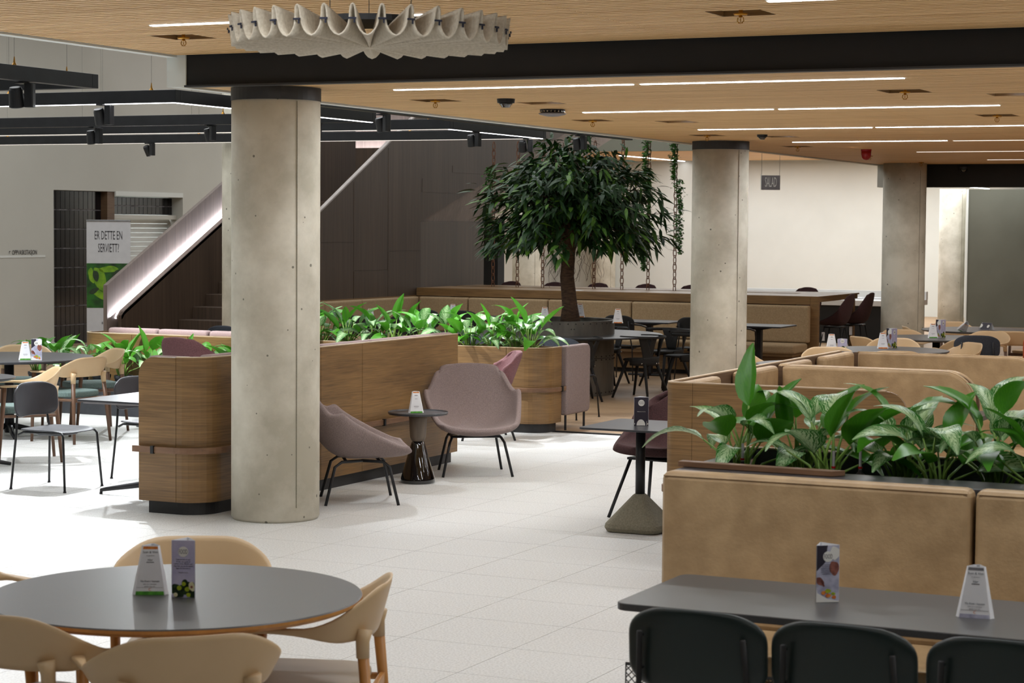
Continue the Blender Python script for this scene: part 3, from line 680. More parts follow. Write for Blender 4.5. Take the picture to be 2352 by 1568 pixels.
# ================================================================ JOINERY
def veneer_rail(parent, pts, z):
    """bumper rail with small pegs, along a plan polyline"""
    obj('bumper_rail', MB().ribbon(pts, .022, z-.02, z+.022), M_rail, parent, bevel=.003)
    b = MB()
    for i in range(len(pts)-1):
        a, c = Vector(pts[i]), Vector(pts[i+1]); L = (c-a).length
        if L > .2:
            n = max(1, int(L/.45))
            for k in range(n):
                p = a+(c-a)*(k+.5)/n; d = (c-a)/L; nn = Vector((-d.y,d.x))
                b.box(p.x-.012, p.x+.012, p.y-.012, p.y+.012, z-.026, z+.028)
    obj('rail_peg', b, M_steel, parent, kind='stuff')
def arc(cx, cy, r, a0, a1, n=8): return [(cx+r*math.cos(math.radians(a0+(a1-a0)*k/n)), cy+r*math.sin(math.radians(a0+(a1-a0)*k/n))) for k in range(n+1)]
# curved banquette behind the nearest column: front return + long side
t = thing('curved_banquette', 'curved smoked-oak banquette behind the nearest column, mauve padding inside', 'banquette', (0,0,0))
c0 = (-8.06, 12.05)
side = arc(-8.11, 12.07, .22, -90, 0) + [(-7.89,13.1),(-7.89,13.42)]
obj('front_panel', MB().prism(rrect(-8.42, -8.113, .09, 1.085, .13, 8, (0,0,0,1)), 11.85, 11.875, 'y'), M_cabwood, t, bevel=.002)
obj('curved_panel', MB().ribbon(side[:], .025, .09, 1.085), M_cabwood, t)
obj('side_panel', MB().box(-7.915,-7.89,13.425,14.05,.09,1.085), M_cabwood, t, bevel=.0015)
obj('side_panel', MB().box(-7.915,-7.89,14.055,15.70,.09,1.085), M_cabwood, t, bevel=.0015)
obj('panel_edge', MB().box(-7.918,-7.887,13.0,15.70,1.085,1.092).ribbon([(a,b_) for a,b_ in side], .028, 1.085, 1.092), M_edge, t)
obj('plinth', MB().ribbon([(-8.37,11.9)]+arc(-8.13,12.1,.2,-90,0)+[(-7.93,15.66)], .3, 0, .09), M_plinth, t)
veneer_rail(t, [(-8.44,11.80),(-8.1,11.80)]+arc(-8.1,12.06,.26,-90,0)+[(-7.84,13.3),(-7.84,15.62)][:0]+[(-7.855,15.6)], .45)
for k, (a, c) in enumerate(((12.0,12.75),(12.77,13.5),(13.52,14.25),(14.27,15.0),(15.02,15.68))):
    obj('back_cushion', MB().box(-8.03,-7.92,a,c,.45,1.10), M_mauveL, t, bevel=.025, bseg=3)
obj('back_cushion', MB().box(-8.36,-8.05,11.88,11.97,.45,1.09), M_mauveL, t, bevel=.02, bseg=3)
obj('seat_cushion', MB().box(-8.5,-8.03,11.95,15.65,.32,.45), M_mauveL, t, bevel=.03, bseg=3)
obj('seat_base', MB().box(-8.42,-7.95,12.0,15.6,.09,.32), M_cabwood, t)
# long planter with rounded end
t = thing('long_planter', 'long smoked-oak planter box with rounded end behind the lounge chairs', 'planter', (0,0,0))
zt = .825
pl = [(-11.55,18.2),(-9.2,18.2),(-8.43,18.2)]+arc(-8.43,18.42,.22,-90,0)[1:]+[(-8.21,18.6)]
obj('front_panel', MB().ribbon([(-11.55,18.2),(-9.35,18.2)], .02, .09, zt), M_cabwood, t)
obj('front_panel', MB().ribbon([(-9.345,18.2),(-8.625,18.2)], .02, .09, zt), M_cabwood, t)
obj('curved_panel', MB().ribbon([(-8.62,18.2),(-8.43,18.2)]+arc(-8.43,18.42,.22,-90,0)[1:]+[(-8.21,18.6)], .02, .09, zt), M_cabwood, t)
obj('rim_edge', MB().ribbon(pl, .022, zt, zt+.006), M_edge, t)
obj('rear_panel', MB().box(-11.55,-8.23,18.60,18.62,.09,zt), M_cabwood, t)
obj('plinth', MB().ribbon([(-11.5,18.24),(-8.43,18.24)]+arc(-8.43,18.44,.18,-90,0)[1:]+[(-8.25,18.56)], .3, 0, .09), M_plinth, t)
obj('soil_bed', MB().prism(rrect(-11.53,-8.24,18.225,18.59,.18,6,(0,1,0,0)), zt-.10, zt-.05), M_soil, t)
veneer_rail(t, [(-11.3,18.155),(-8.44,18.155)]+arc(-8.43,18.42,.265,-90,0)[1:]+[(-8.165,18.62)], .42)
# banquette far left, same height
t = thing('left_oak_banquette', 'oak-fronted banquette above the low plants at left, mauve seat backs on top', 'banquette', (0,0,0))
pl = arc(-13.5,18.4,.2,180,270)+[(-11.6,18.2)]
obj('front_panel', MB().ribbon(arc(-13.5,18.4,.2,180,270)+[(-13.02,18.2)], .02, .05, zt), M_cabwood, t)
obj('front_panel', MB().box(-13.015,-12.31,18.2,18.22,.05,zt), M_cabwood, t); obj('front_panel', MB().box(-12.305,-11.6,18.2,18.22,.05,zt), M_cabwood, t)
obj('rim_edge', MB().ribbon(pl, .022, zt, zt+.006), M_edge, t)
obj('top_shelf', MB().box(-13.6,-11.6,18.24,18.5,zt-.03,zt-.005), M_cabwood, t)
obj('side_panel', MB().box(-13.70,-13.68,18.4,19.3,.05,zt), M_cabwood, t)
for k in range(3): obj('back_cushion', MB().box(-13.55+.65*k,-12.92+.65*k,18.5,18.62,.45,.87), M_mauveL, t, bevel=.03, bseg=3)
obj('seat_cushion', MB().box(-13.55,-11.6,18.62,19.1,.32,.45), M_mauve, t, bevel=.03)
# low dark plant trough
t = thing('low_plant_trough', 'low dark trough with black pots holding the leafy plants at left', 'planter', (0,0,0))
obj('trough', MB().box(-14.3,-9.6,17.72,18.16,.0,.30), M_potd, t, bevel=.006)
obj('trough_rim', MB().box(-14.32,-9.58,17.70,17.74,.30,.325), M_plinth, t)
for k in range(16):
    obj('pot', MB().lathe([(.07,0),(.095,.13),(.10,.13),(.10,.16),(.09,.16),(.085,.14),(.001,.14)], 14, (-14.05+.28*k, 17.93, .25)), M_potd, t)
# sofa end panel by the wood floor
t = thing('high_back_sofa', 'mauve high-sided sofa on thin black legs at the end of the planter', 'sofa', (0,0,0))
obj('side_panel', MB().prism(rrect(18.63,19.22,.15,.835,.07,6,(0,1,1,0)), -8.24, -8.165, 'x'), M_mauve, t, bevel=.02, bseg=3)
obj('seat', MB().box(-9.0,-8.24,18.72,19.15,.28,.42), M_mauve, t, bevel=.04, bseg=3)
obj('backrest', MB().box(-9.9,-8.24,18.65,18.74,.17,.81), M_mauve, t, bevel=.03, bseg=3)
for x, y in ((-8.2,18.68),(-8.2,19.14),(-8.9,19.12)): obj('leg', MB().tube([(x,y,0),(x,y,.2)], .012, 8), M_steel, t)
# leather booths at right
t = thing('booth_screen', 'oak screen wall with pale top edge in front of the leather booths', 'booth screen', (0,0,0))
obj('front_panel', MB().box(-4.16,-2.93,11.3,11.325,.09,1.10).box(0,0,0,0,0,0) if False else MB().prism(rrect(-4.158,-2.9,.09,1.10,.12,6,(0,0,1,0)), 11.3, 11.325, 'y'), M_cabwood, t)
cr = arc(-4.27,11.36,.06,180,270)+[(-4.16,11.3)]
obj('corner_panel', MB().ribbon([(-4.33,11.7)]+cr, .025, .09, 1.10), M_cabwood, t)
obj('side_wall', MB().box(-4.335,-4.305,11.702,14.85,.09,1.10), M_cabdark, t)
obj('panel_edge', MB().ribbon([(-4.333,14.85),(-4.333,11.7)]+cr+[(-3.02,11.3)], .029, 1.10, 1.107), M_edge, t)
obj('plinth', MB().box(-4.28,-2.98,11.35,11.37,0,.09).box(-4.29,-4.27,11.36,14.8,0,.09), M_plinth, t)
veneer_rail(t, [(-4.375,14.7),(-4.375,11.40)]+arc(-4.275,11.40,.10,180,250,4), .475)
def cushion(n, parent, x0,x1,y0,y1,z0,z1, m=M_leather, bv=.028): return obj(n, MB().box(x0,x1,y0,y1,z0,z1), m, parent, bevel=bv, bseg=3)
def booth(label, y, xr, double, rear=True):
    t = thing('booth_sofa', label, 'booth sofa', (0,0,0), 0, 'beige leather booth sofas')
    def shape(y0, y1): return obj('back_cushion', MB().prism(rrect(-4.2, xr, .42, 1.10, .20, 8, (0,0,1,0)), y0, y1, 'y'), M_leather, t, bevel=.02, bseg=3)
    shape(y, y+.08)
    obj('core_panel', MB().prism(rrect(-4.25, xr+.012, .09, 1.09, .2, 8, (0,0,1,0)), y+.082, y+.105, 'y'), M_cabdark, t)
    if double: shape(y+.107, y+.187)
    obj('piping', MB().tube([(-4.2,y+.012,1.098),(xr-.2,y+.012,1.098)]+[(xr-.2+.2*math.sin(a),y+.012,.898+.2*math.cos(a)) for a in [PI/2*k/8 for k in range(1,9)]]+[(xr,y+.012,.5)], .004, 6), M_leather, t)
    cushion('side_cushion', t, -4.30,-4.215, y-.72, y-.005, .45, 1.10)
    if rear: cushion('side_cushion', t, -4.30,-4.215, y+.2, y+.75, .45, 1.10)
    cushion('seat_cushion', t, -4.2, xr, y-.55, y-.01, .34, .46); obj('seat_base', MB().box(-4.2,xr-.02,y-.5,y,0,.34), M_cabwood, t)
    if double: cushion('seat_cushion', t, -4.2, xr, y+.2, y+.74, .34, .46); obj('seat_base', MB().box(-4.2,xr-.02,y+.19,y+.7,0,.34), M_cabwood, t)
booth('double-backed beige leather booth sofa, middle of the three at right', 13.1, -2.93, True)
booth('beige leather booth sofa with rounded corner, farthest of the booths at right', 14.9, -2.86, False, False)
t = thing('booth_side_cushion', 'small beige cushion just inside the corner of the oak booth screen', 'cushion', (0,0,0))
cushion('cushion', t, -4.295,-4.21,11.36,11.96,.45,1.10)
t = thing('booth_table', 'dark booth table corner showing before the farthest leather sofa', 'table', (-3.62,14.05,0))
obj('tabletop', MB().prism(rrect(-.52,.52,-.33,.50,.03), .70, .735), M_top, t, bevel=.003); obj('pedestal', MB().lathe([(.22,0),(.22,.012),(.03,.02),(.03,.7)], 24), M_steel, t)
# front bench + planter
t = thing('front_leather_bench', 'large beige leather bench with two back cushions behind the long table', 'bench', (0,0,0))
def bcush(x0, x1): 
    o = cushion('back_cushion', t, x0,x1,7.6,7.71,.44,1.045, bv=.03)
    obj('piping', MB().tube([(x0+.012,7.602,1.03),(x1-.012,7.602,1.03)], .0028, 6), M_leather, t); return o
bcush(-2.925,-1.705); bcush(-1.692,-.48)
cushion('seat_cushion', t, -2.70,-1.705,7.12,7.6,.36,.46); cushion('seat_cushion', t, -1.692,-.48,7.12,7.6,.36,.46)
obj('seat_lip', MB().box(-2.68,-.5,7.14,7.6,.325,.357), M_beige, t, bevel=.008)
obj('base', MB().box(-2.66,-.5,7.2,7.6,.0,.323), M_cabwood, t); obj('end_panel', MB().box(-2.915,-2.905,7.615,7.70,.1,1.0), M_leather, t)
obj('lower_back', MB().box(-2.92,-.5,7.62,7.70,.05,.44), M_leather, t, bevel=.01)
t = thing('front_planter', 'dark-topped planter behind the large leather bench, with big leafy plants', 'planter', (0,0,0))
obj('front_ledge', MB().box(-2.93,-.45,7.715,7.96,1.0,1.035), M_topB, t, bevel=.004)
obj('side_ledge', MB().box(-2.93,-2.87,7.96,8.62,1.0,1.035), M_topB, t, bevel=.004); obj('side_ledge', MB().box(-.51,-.45,7.96,8.60,1.0,1.035), M_topB, t, bevel=.004)
obj('rear_ledge', MB().box(-2.93,-.45,8.60,8.66,1.0,1.045), M_topB, t); obj('rear_edge', MB().box(-2.93,-.45,8.585,8.60,1.045,1.052), M_edge, t)
obj('inner_liner', MB().box(-2.87,-.45,7.962,7.975,.8,1.03).box(-2.87,-.45,8.59,8.60,.8,1.04), M_topB, t)
obj('body', MB().box(-2.925,-.45,7.73,8.65,.02,.80), M_cabwood, t); obj('upper_side', MB().box(-2.925,-2.9,7.73,8.65,.80,.999), M_cabwood, t); obj('upper_side', MB().box(-.475,-.45,7.73,8.65,.80,.999), M_cabwood, t)
obj('soil_bed', MB().box(-2.86,-.46,7.98,8.58,.80,.955), M_soil, t)
tr = thing('loose_trim_board', 'loose brown trim board lying on the left end of the front planter', 'board', (-2.62,7.86,1.036), math.radians(-3))
obj('board', MB().prism([(-.33,-.02),(.32,-.02),(.36,.03),(-.33,.03)], 0, .022), M_rail, tr, bevel=.002)
def probe(x, y, z, label):
    t = thing('water_gauge', label, 'water gauge', (x,y,z))
    obj('funnel', MB().lathe([(.022,-.02),(.03,.04),(.014,.062),(.008,.066),(.008,.075)], 16), M_soil, t, smooth=True); obj('tube', MB().tube([(0,0,.07),(0,0,.15)], .006, 8), M_glass, t)
    obj('red_ring', MB().lathe([(.009,.08),(.009,.088)], 10), M_red, t)
probe(-2.80,8.22,.955,'water gauge with clear tube, leftmost in the front planter'); probe(-2.38,8.12,.955,'middle water gauge in the front planter'); probe(-2.28,8.16,.955,'rightmost water gauge in the front planter')
# ================================================================ LONG WALL BENCH AND HIGH TABLE
t = thing('wall_bench', 'L-shaped beige fabric bench along the staircase wall and high table', 'bench', (0,0,0))
xs = [-14.3,-13.49,-12.21,-10.92,-9.7,-8.33]
for a, c in zip(xs[:-1], xs[1:]): cushion('back_cushion', t, a+.006, c-.006, 27.14, 27.25, .45, .955, M_felt)
ys = [23.4,24.46,25.49,27.2]
for a, c in zip(ys[:-1], ys[1:]): cushion('back_cushion', t, -14.42,-14.31, a+.006, c-.006, .45, .955, M_felt)
obj('wood_back', MB().box(-14.42,-8.24,27.25,27.30,0,.955).box(-14.44,-14.42,23.4,27.3,0,.97), M_cabwood, t)
cushion('seat_cushion', t, -14.3,-8.34,26.55,27.14,.33,.45, M_felt, .03); cushion('seat_cushion', t, -14.3,-13.8,23.4,26.5,.33,.45, M_felt)
obj('seat_ledge', MB().box(-14.3,-8.38,26.58,27.2,.29,.33), M_cabwood, t); obj('seat_base', MB().box(-14.2,-8.42,26.7,27.2,.06,.29).box(-14.2,-13.9,23.4,26.6,.06,.29), M_cabwood, t); obj('plinth', MB().box(-14.1,-8.5,26.8,27.1,0,.06), M_plinth, t)
t = thing('high_table', 'long oak high table with a slot for hanging chains', 'high table', (0,0,0))
obj('front_board', MB().box(-14.42,-8.26,27.32,28.38,1.06,1.08), M_cabwood, t); obj('rear_board', MB().box(-14.42,-8.9,28.62,29.35,1.06,1.08), M_cabwood, t)
obj('end_board', MB().box(-8.895,-8.26,28.385,29.35,1.06,1.08), M_cabwood, t)
obj('front_apron', MB().box(-14.42,-8.37,27.31,27.35,.965,1.06), M_cabwood, t); obj('end_apron', MB().box(-8.30,-8.27,27.35,29.3,1.0,1.06), M_cabwood, t)
obj('slot_box', MB().box(-14.4,-8.9,28.38,28.40,.9,1.06).box(-14.4,-8.9,28.60,28.62,.9,1.06).box(-14.4,-8.9,28.4,28.6,.9,.92), M_plinth, t)
obj('end_leg', MB().box(-8.365,-8.26,27.302,27.40,0,1.06), M_cabwood, t); obj('end_leg', MB().box(-8.36,-8.305,29.2,29.3,0,.99), M_cabwood, t); obj('rear_leg', MB().box(-14.3,-14.2,29.2,29.3,0,1.06), M_cabwood, t)
t = thing('white_counter', 'white-topped bar counter with black front beyond the burgundy stools', 'counter', (0,0,0))
obj('worktop', MB().box(-13.5,-9.05,35.3,36.6,.665,.76), M_ctop, t, bevel=.006); obj('front_panel', MB().box(-13.5,-9.08,35.36,36.5,.0,.664), M_black, t)
obj('splash_upstand', MB().box(-13.5,-9.05,36.5,36.6,.76,.90), M_ctop, t)
for k,(x,y) in enumerate(((-10.3,36.0),(-9.7,36.1))):
    tag(obj('paper_stack', MB().box(x-.25,x+.25,y-.15,y+.15,.761,.79), M_paper), ('left' if k==0 else 'right')+' paper pile lying on the white bar counter', 'papers')
tag(obj('napkin', MB().box(-12.02,-11.85,27.5,27.62,1.081,1.085), M_paper), 'white paper lying on the front edge of the high table', 'paper')
t = thing('leaning_broom', 'thin wooden pole leaning on the shadowed column behind the tree', 'pole', (-20.2,44.9,0))
obj('handle', MB().tube([(0,0,.0),(-.62,.3,1.35)], .016, 8), M_oakleg, t); obj('head', MB().box(-.05,.05,-.15,.15,0,.04).tube([(-.62,.3,1.33),(-.66,.32,1.42)], .03, 8), M_steel, t)
# chains
def link_mb(n, pitch=.105):
    b = MB()
    for k in range(n):
        z = k*pitch; pts = []
        for i in range(12):
            a = 2*PI*i/12; x = .024*math.cos(a); zz = (.044+.028)*math.sin(a) if abs(math.sin(a)) > .6 else .044*math.sin(a)*1.3
            pts.append((x,0,z+zz) if k % 2 == 0 else (x*.45,x*.9,z+zz))
        b.tube(pts, .0068, 6, closed=True)
    return b
def ivy_mb(segs, seed):
    random.seed(seed); b = MB()
    for (z0, z1, ox, w) in segs:
        n = int((z1-z0)*700)
        for k in range(n):
            z = z0+(z1-z0)*random.random(); f = (z-z0)/(z1-z0); ww = w*(.35+.65*min(1, f*2.2))
            c = Vector((ox*(1-f*.4)+random.gauss(0, ww*.38), random.gauss(0, ww*.38), z)); a = random.random()*2*PI; s = random.uniform(.02,.036)
            d = Vector((math.cos(a), math.sin(a), random.uniform(-1.2,.1))).normalized(); sd = d.cross(Vector((random.uniform(-.4,.4),random.uniform(-.4,.4),1))).normalized()
            b.add([c, c+d*s*.5+sd*s*.75, c+d*s*.9+sd*s*.25, c+d*s*1.6, c+d*s*.9-sd*s*.25, c+d*s*.5-sd*s*.75], [(0,1,2,3),(0,3,4,5)])
        for k in range(5): b.tube([(ox*.2,0,z1),(ox*.6+random.uniform(-w,w)*.3,random.uniform(-w,w)*.3,(z0+z1)/2),(ox+random.uniform(-w,w)*.3,0,z0+.05*k)], .0025, 4)
    return b
cx_ = [-13.736,-13.327,-12.907,-12.478,-12.068,-11.621,-11.207,-10.791]
nm_ = ['first hanging rusty chain from the left, against the black recess','second hanging rusty chain from the left, before the shadowed column','third hanging rusty chain, left of the tree trunk','hanging rusty chain hidden behind the tree trunk','rusty chain just right of the tree trunk','rusty chain between the tree trunk and the ivy','rusty chain with the left ivy','rusty chain with the right ivy, nearest the second column']
ch0 = None
for x, lab in zip(cx_, nm_):
    if ch0 is None or x == cx_[5]:
        ch0 = thing('hanging_chain', lab, 'chain', (x,28.5,1.0), 0, 'rusty chains hanging down to the high table'); obj('chain_links', link_mb(22 if x < -12 else 30), M_rust, ch0, smooth=True)
        obj('top_cord', MB().tube([(0,0,2.25 if x < -12 else 3.1),(0,0,5.0)], .002, 5), M_wire, ch0)
    else: dup(ch0, (x,28.5,1.0), 0, lab)
for (x, segs, lab, sd) in ((-11.207, [(1.38,2.2,-.06,.09),(2.2,2.75,.02,.05),(2.75,3.3,-.05,.09),(3.3,3.7,.06,.06)], 'left ivy trailing down the chain beside the tree crown', 1), (-10.791, [(1.62,2.2,.10,.08),(2.2,2.7,.10,.085),(2.7,3.4,-.02,.08)], 'right ivy trailing down the chain nearest the second column', 2), (-13.736, [(1.75,2.9,-.08,.10)], 'dark ivy hanging before the black recess left of the tree', 3)):
    t = thing('hanging_ivy', lab, 'ivy', (x,28.46,0), 0, 'ivy on the hanging chains'); obj('ivy_foliage', ivy_mb(segs, sd), M_ivy, t, kind='stuff')
# ================================================================ SEATING MODELS
def leg(parent, a, c, r0, r1, m, n=10): return obj('leg', MB().tube([a,c], r0, n, r2=r1), m, parent, smooth=True)
def arm_shell():
    M = 44; K = 10; vs = []; fs = []
    for i in range(M+1):
        s = -1+2*i/M; q = abs(s); sg = 1 if s >= 0 else -1
        if q < .66:
            a = q/.66*PI/2; x = .275*math.sin(a)**.85 if a > 0 else 0; y = -.03-.225*math.cos(a)**.8 if a < PI/2-1e-6 else -.03
            tx, ty = math.cos(a), math.sin(a)
        else:
            f = (q-.66)/.34; x = .275-.012*f*f; y = -.03+.25*f; tx, ty = 0, 1
        nx, ny = ty, -tx
        zt = .785 - .128*sm(.13,.68,q); zb = .60 + .038*sm(.40,.80,q)
        th = .012+.034*sm(.60,.92,q)
        lean = .05*(1-sm(.4,.8,q))
        zm = (zt+zb)/2; h = (zt-zb)/2; h = max(h, .009)
        if q > .97: th *= .6; h *= .6
        for k in range(K):
            a2 = 2*PI*k/K; cc, ss = math.cos(a2), math.sin(a2); e = .55
            uu = (abs(cc)**e)*(1 if cc >= 0 else -1)*th/2; ww = (abs(ss)**e)*(1 if ss >= 0 else -1)*h
            off = uu + lean*(ww/h*.5+.5) + (th*.25 if q > .7 else 0)
            vs.append(((x+nx*off)*sg, y+ny*off, zm+ww))
    for i in range(M):
        for k in range(K): fs.append((i*K+k, i*K+(k+1)%K, (i+1)*K+(k+1)%K, (i+1)*K+k))
    fs += [tuple(range(K)), tuple(M*K+k for k in range(K))[::-1]]
    return MB().add(vs, fs)
def armchair(label, ms, ml, mseat, group, padded=False):
    t = thing('dining_armchair', label, 'chair', (0,0,0), 0, group)
    obj('backrest_shell', arm_shell(), ms, t, smooth=True)
    for sx in (-1,1):
        leg(t, (sx*.235,-.285,0), (sx*.195,-.235,.60), .013, .021, ml); leg(t, (sx*.245,.235,0), (sx*.262,.185,.648), .013, .021, ml)
        obj('leg_socket', MB().tube([(sx*.198,-.238,.545),(sx*.194,-.236,.60),(sx*.188,-.24,.64)], [.0225,.024,.03], 12), ms, t, smooth=True)
        obj('side_rail', MB().tube([(sx*.213,-.25,.395),(sx*.250,.205,.395)], .013, 8), ml, t)
    obj('front_rail', MB().box(-.245,.245,.195,.215,.375,.415), ml, t, bevel=.004); obj('rear_rail', MB().box(-.21,.21,-.262,-.242,.375,.415), ml, t, bevel=.004)
    pr = rrect(-.235,.235,-.225,.24,.11,6)
    obj('seat', MB().prism([(x*(1-.12*(.24-y)/.47), y) for x, y in pr], .415, .452 if not padded else .47), mseat, t, bevel=.014, bseg=3)
    return t
def soft_chair(label, m, group, fm=None, zc=.715, bw=.225):
    fm = fm or M_steel
    t = thing('shell_side_chair', label, 'chair', (0,0,0), 0, group)
    def bk(u, v):
        a = (u-.5)*2; w = .225*(1-.10*abs(2*v-1)**3) if True else 0
        # rounded-rectangle mapping
        yv = (v-.5)*2; rx = bw*(1-.5*max(0,abs(yv)-.55)**2*1.6); rz_ = .128*(1-.5*max(0,abs(a)-.55)**2*1.9)
        x = a*rx; z = zc+yv*rz_ + .012*math.sin(u*PI)
        y = -.245 + .055*a*a - .07*(z-.6)
        return (x, y, z)
    obj('backrest', MB().grid(bk, 14, 8), m, t, smooth=True, solid=.014, sub=1)
    def se(u, v):
        a = (u-.5)*2; b = (v-.5)*2
        x = a*.235*(1-.35*max(0,abs(b)-.6)**2*2.2); y = b*.215*(1-.35*max(0,abs(a)-.6)**2*2.2)
        z = .452-.020*(1-a*a)*(1-b*b)*1.2 - .03*max(0,b-.55)**2*3
        return (x, y, z)
    obj('seat', MB().grid(se, 12, 12), m, t, smooth=True, solid=.012, sub=1)
    obj('seat_pan', MB().prism(rrect(-.13,.13,-.13,.12,.06), .405, .43), m, t, bevel=.01, bseg=3)
    for sx in (-1,1):
        obj('leg', MB().tube([(sx*.235,-.255,.008),(sx*.205,-.225,.42),(sx*.175,-.238,.60),(sx*.165,-.262,zc+.06)], .0088, 10), fm, t, smooth=True)
        obj('leg', MB().tube([(sx*.235,.235,.008),(sx*.212,.205,.41),(sx*.206,.19,.432),(sx*.2,.15,.436),(sx*.203,-.16,.432),(sx*.206,-.205,.41)], .0088, 10), fm, t, smooth=True)
        for yy in (-.255,.235): obj('foot_glide', MB().lathe([(.012,0),(.012,.010)], 10, (sx*.235,yy,0)), fm, t)
    b = MB()
    for sx in (-1,1):
        for z in (.66,.76): b.lathe([(.001,0),(.006,.001),(.006,.004)], 8)  if False else b.box(sx*.165-.004,sx*.165+.004,-.232-.07*(z-.6),-.226-.07*(z-.6),z-.004,z+.004)
    obj('screw', b, M_chrome, t)
    return t
def cat(P, t):
    n = len(P)-1; f = t*n; i = min(int(f), n-1); f -= i
    p0, p1, p2, p3 = P[max(i-1,0)], P[i], P[i+1], P[min(i+2,n)]
    return [.5*((2*b)+(-a+c)*f+(2*a-5*b+4*c-d)*f*f+(-a+3*b-3*c+d)*f**3) for a,b,c,d in zip(p0,p1,p2,p3)]
def shell(P, nu=16, nv=16, pw=2.2, fold=0):
    """P rows: y, z, half-width, rise, forward"""
    def fn(u, v):
        y, z, w, rise, fo = cat(P, v); a = (u-.5)*2
        x = w*math.sin(a*PI/2*.92)/math.sin(PI/2*.92); q = abs(a)**pw
        f = fold*math.sin(v*40+u*3)*math.exp(-((v-.5)/.16)**2)
        return (x, y+fo*q+f, z+rise*q+f)
    return MB().grid(fn, nu, nv)
def tub(name, label, cat_, m, P, legs, thick, group, fold=0, lr=.011, under=None):
    t = thing(name, label, cat_, (0,0,0), 0, group)
    obj('shell', shell(P, fold=fold), m, t, smooth=True, solid=thick, sub=1)
    for L in legs: obj('leg', MB().tube(L, lr, 10), M_steel, t, smooth=True)
    if under: obj('leg_frame', under, M_steel, t, smooth=True)
    return t
LOUNGE = [(.36,.385,.27,.045,-.05),(.29,.352,.325,.09,-.05),(.05,.335,.365,.22,-.03),(-.16,.345,.385,.285,.06),(-.29,.46,.385,.22,.13),(-.37,.64,.345,.02,.13),(-.43,.82,.275,-.03,.09),(-.445,.865,.235,-.06,.05)]
def lounge(label, m, group):
    L = []
    for sx in (-1,1):
        L += [[(sx*.28,.25,.0),(sx*.22,.19,.27),(sx*.20,.15,.305),(sx*.19,0,.315)], [(sx*.26,-.27,.0),(sx*.205,-.20,.27),(sx*.195,-.15,.305),(sx*.19,0,.315)]]
    return tub('lounge_armchair', label, 'armchair', m, LOUNGE, L, .045, group, under=MB().tube([(-.2,.12,.312),(.2,.12,.312)], .011, 8).tube([(-.2,-.12,.312),(.2,-.12,.312)], .011, 8))
TUBP = [(.27,.455,.23,.02,-.03),(.20,.45,.26,.05,-.03),(.0,.425,.28,.15,.0),(-.15,.43,.295,.22,.03),(-.23,.53,.30,.16,.09),(-.28,.66,.275,.04,.12),(-.325,.79,.22,-.04,.08),(-.33,.83,.17,-.07,.05)]
def tubchair(label, m, group, fold=.006):
    L = []
    for sx in (-1,1): L += [[(sx*.27,.24,0),(sx*.17,.13,.40)], [(sx*.27,-.26,0),(sx*.17,-.13,.40)]]
    return tub('upholstered_tub_chair', label, 'chair', m, TUBP, L, .06, group, fold=fold, under=MB().box(-.19,.19,-.15,.15,.385,.40))
STP = [(.21,.685,.18,.02,0),(.15,.67,.21,.05,0),(.0,.66,.225,.13,.0),(-.12,.67,.235,.19,.03),(-.18,.76,.24,.13,.07),(-.215,.89,.22,.03,.09),(-.245,1.05,.17,-.03,.06),(-.25,1.10,.13,-.05,.04)]
def stool(label, m, group):
    L = []
    for sx in (-1,1): L += [[(sx*.23,.22,0),(sx*.13,.11,.64)], [(sx*.23,-.22,0),(sx*.13,-.11,.64)]]
    fr = MB().box(-.14,.14,-.12,.12,.622,.64).tube([(-.2,.19,.25),(.2,.19,.25),(.2,-.19,.25),(-.2,-.19,.25)], .008, 6, closed=True)
    return tub('bar_stool', label, 'bar stool', m, STP, L, .035, group, under=fr, lr=.009)
def hoop_chair(label, group):
    t = thing('hoop_back_chair', label, 'chair', (0,0,0), 0, group)
    pts = []; rs = []
    for k in range(25):
        a = math.radians(-215+250*k/24); pts.append((.285*math.cos(a), .265*math.sin(a)*1.0-.01, .715+.0*math.sin(a))); rs.append(.013+.006*abs(math.cos(a)))
    obj('hoop_rail', MB().tube(pts, rs, 10), M_black, t, smooth=True)
    # curved back band with cut-outs
    def band(a0, a1, zlo, zhi, w0, w1):
        def fn(u, v):
            a = math.radians(a0+(a1-a0)*v); da = math.radians(w0+(w1-w0)*v)*(u-.5); r = .205+.065*v**1.5
            return (r*math.cos(a+da), r*.95*math.sin(a+da)-.01, zlo+(zhi-zlo)*v)
        return MB().grid(fn, 6, 8)
    for (a0, a1, w0, w1) in ((-128,-148,34,20),(-52,-32,34,20)): obj('back_strut', band(a0,a1,.46,.715,w0,w1), M_black, t, smooth=True, solid=.012)
    for (a0, a1, w0, w1) in ((-128,-112,34,10),(-52,-68,34,10)): obj('back_strut', band(a0,a1,.46,.715,w0,w1), M_black, t, smooth=True, solid=.012)
    def low(u, v):
        a = math.radians(-195+210*u); r = .205-.01*(1-v); return (r*math.cos(a), r*.98*math.sin(a)-.01, .385+(.075+.03*math.cos((u-.5)*PI))*v)
    obj('seat_band', MB().grid(low, 24, 3), M_black, t, smooth=True, solid=.012)
    obj('seat', MB().lathe([(.001,.425),(.19,.43),(.205,.44),(.205,.452),(.19,.458),(.001,.452)], 32, sx=1, sy=1.05), M_black, t, smooth=True)
    for sx in (-1,1):
        for sy in (-1,1): leg(t, (sx*.25,sy*.24,0), (sx*.13,sy*.12,.43), .013, .021, M_black)
    b = MB()
    for a in (-150,-97,-83,-30): x, y = .214*math.cos(math.radians(a)), .214*math.sin(math.radians(a))-.01; b.lathe([(.001,-.01),(.009,-.006),(.011,0),(.009,.006),(.001,.01)], 8, (x,y,.41))
    obj('bolt', b, M_chrome, t, smooth=True)
    return t
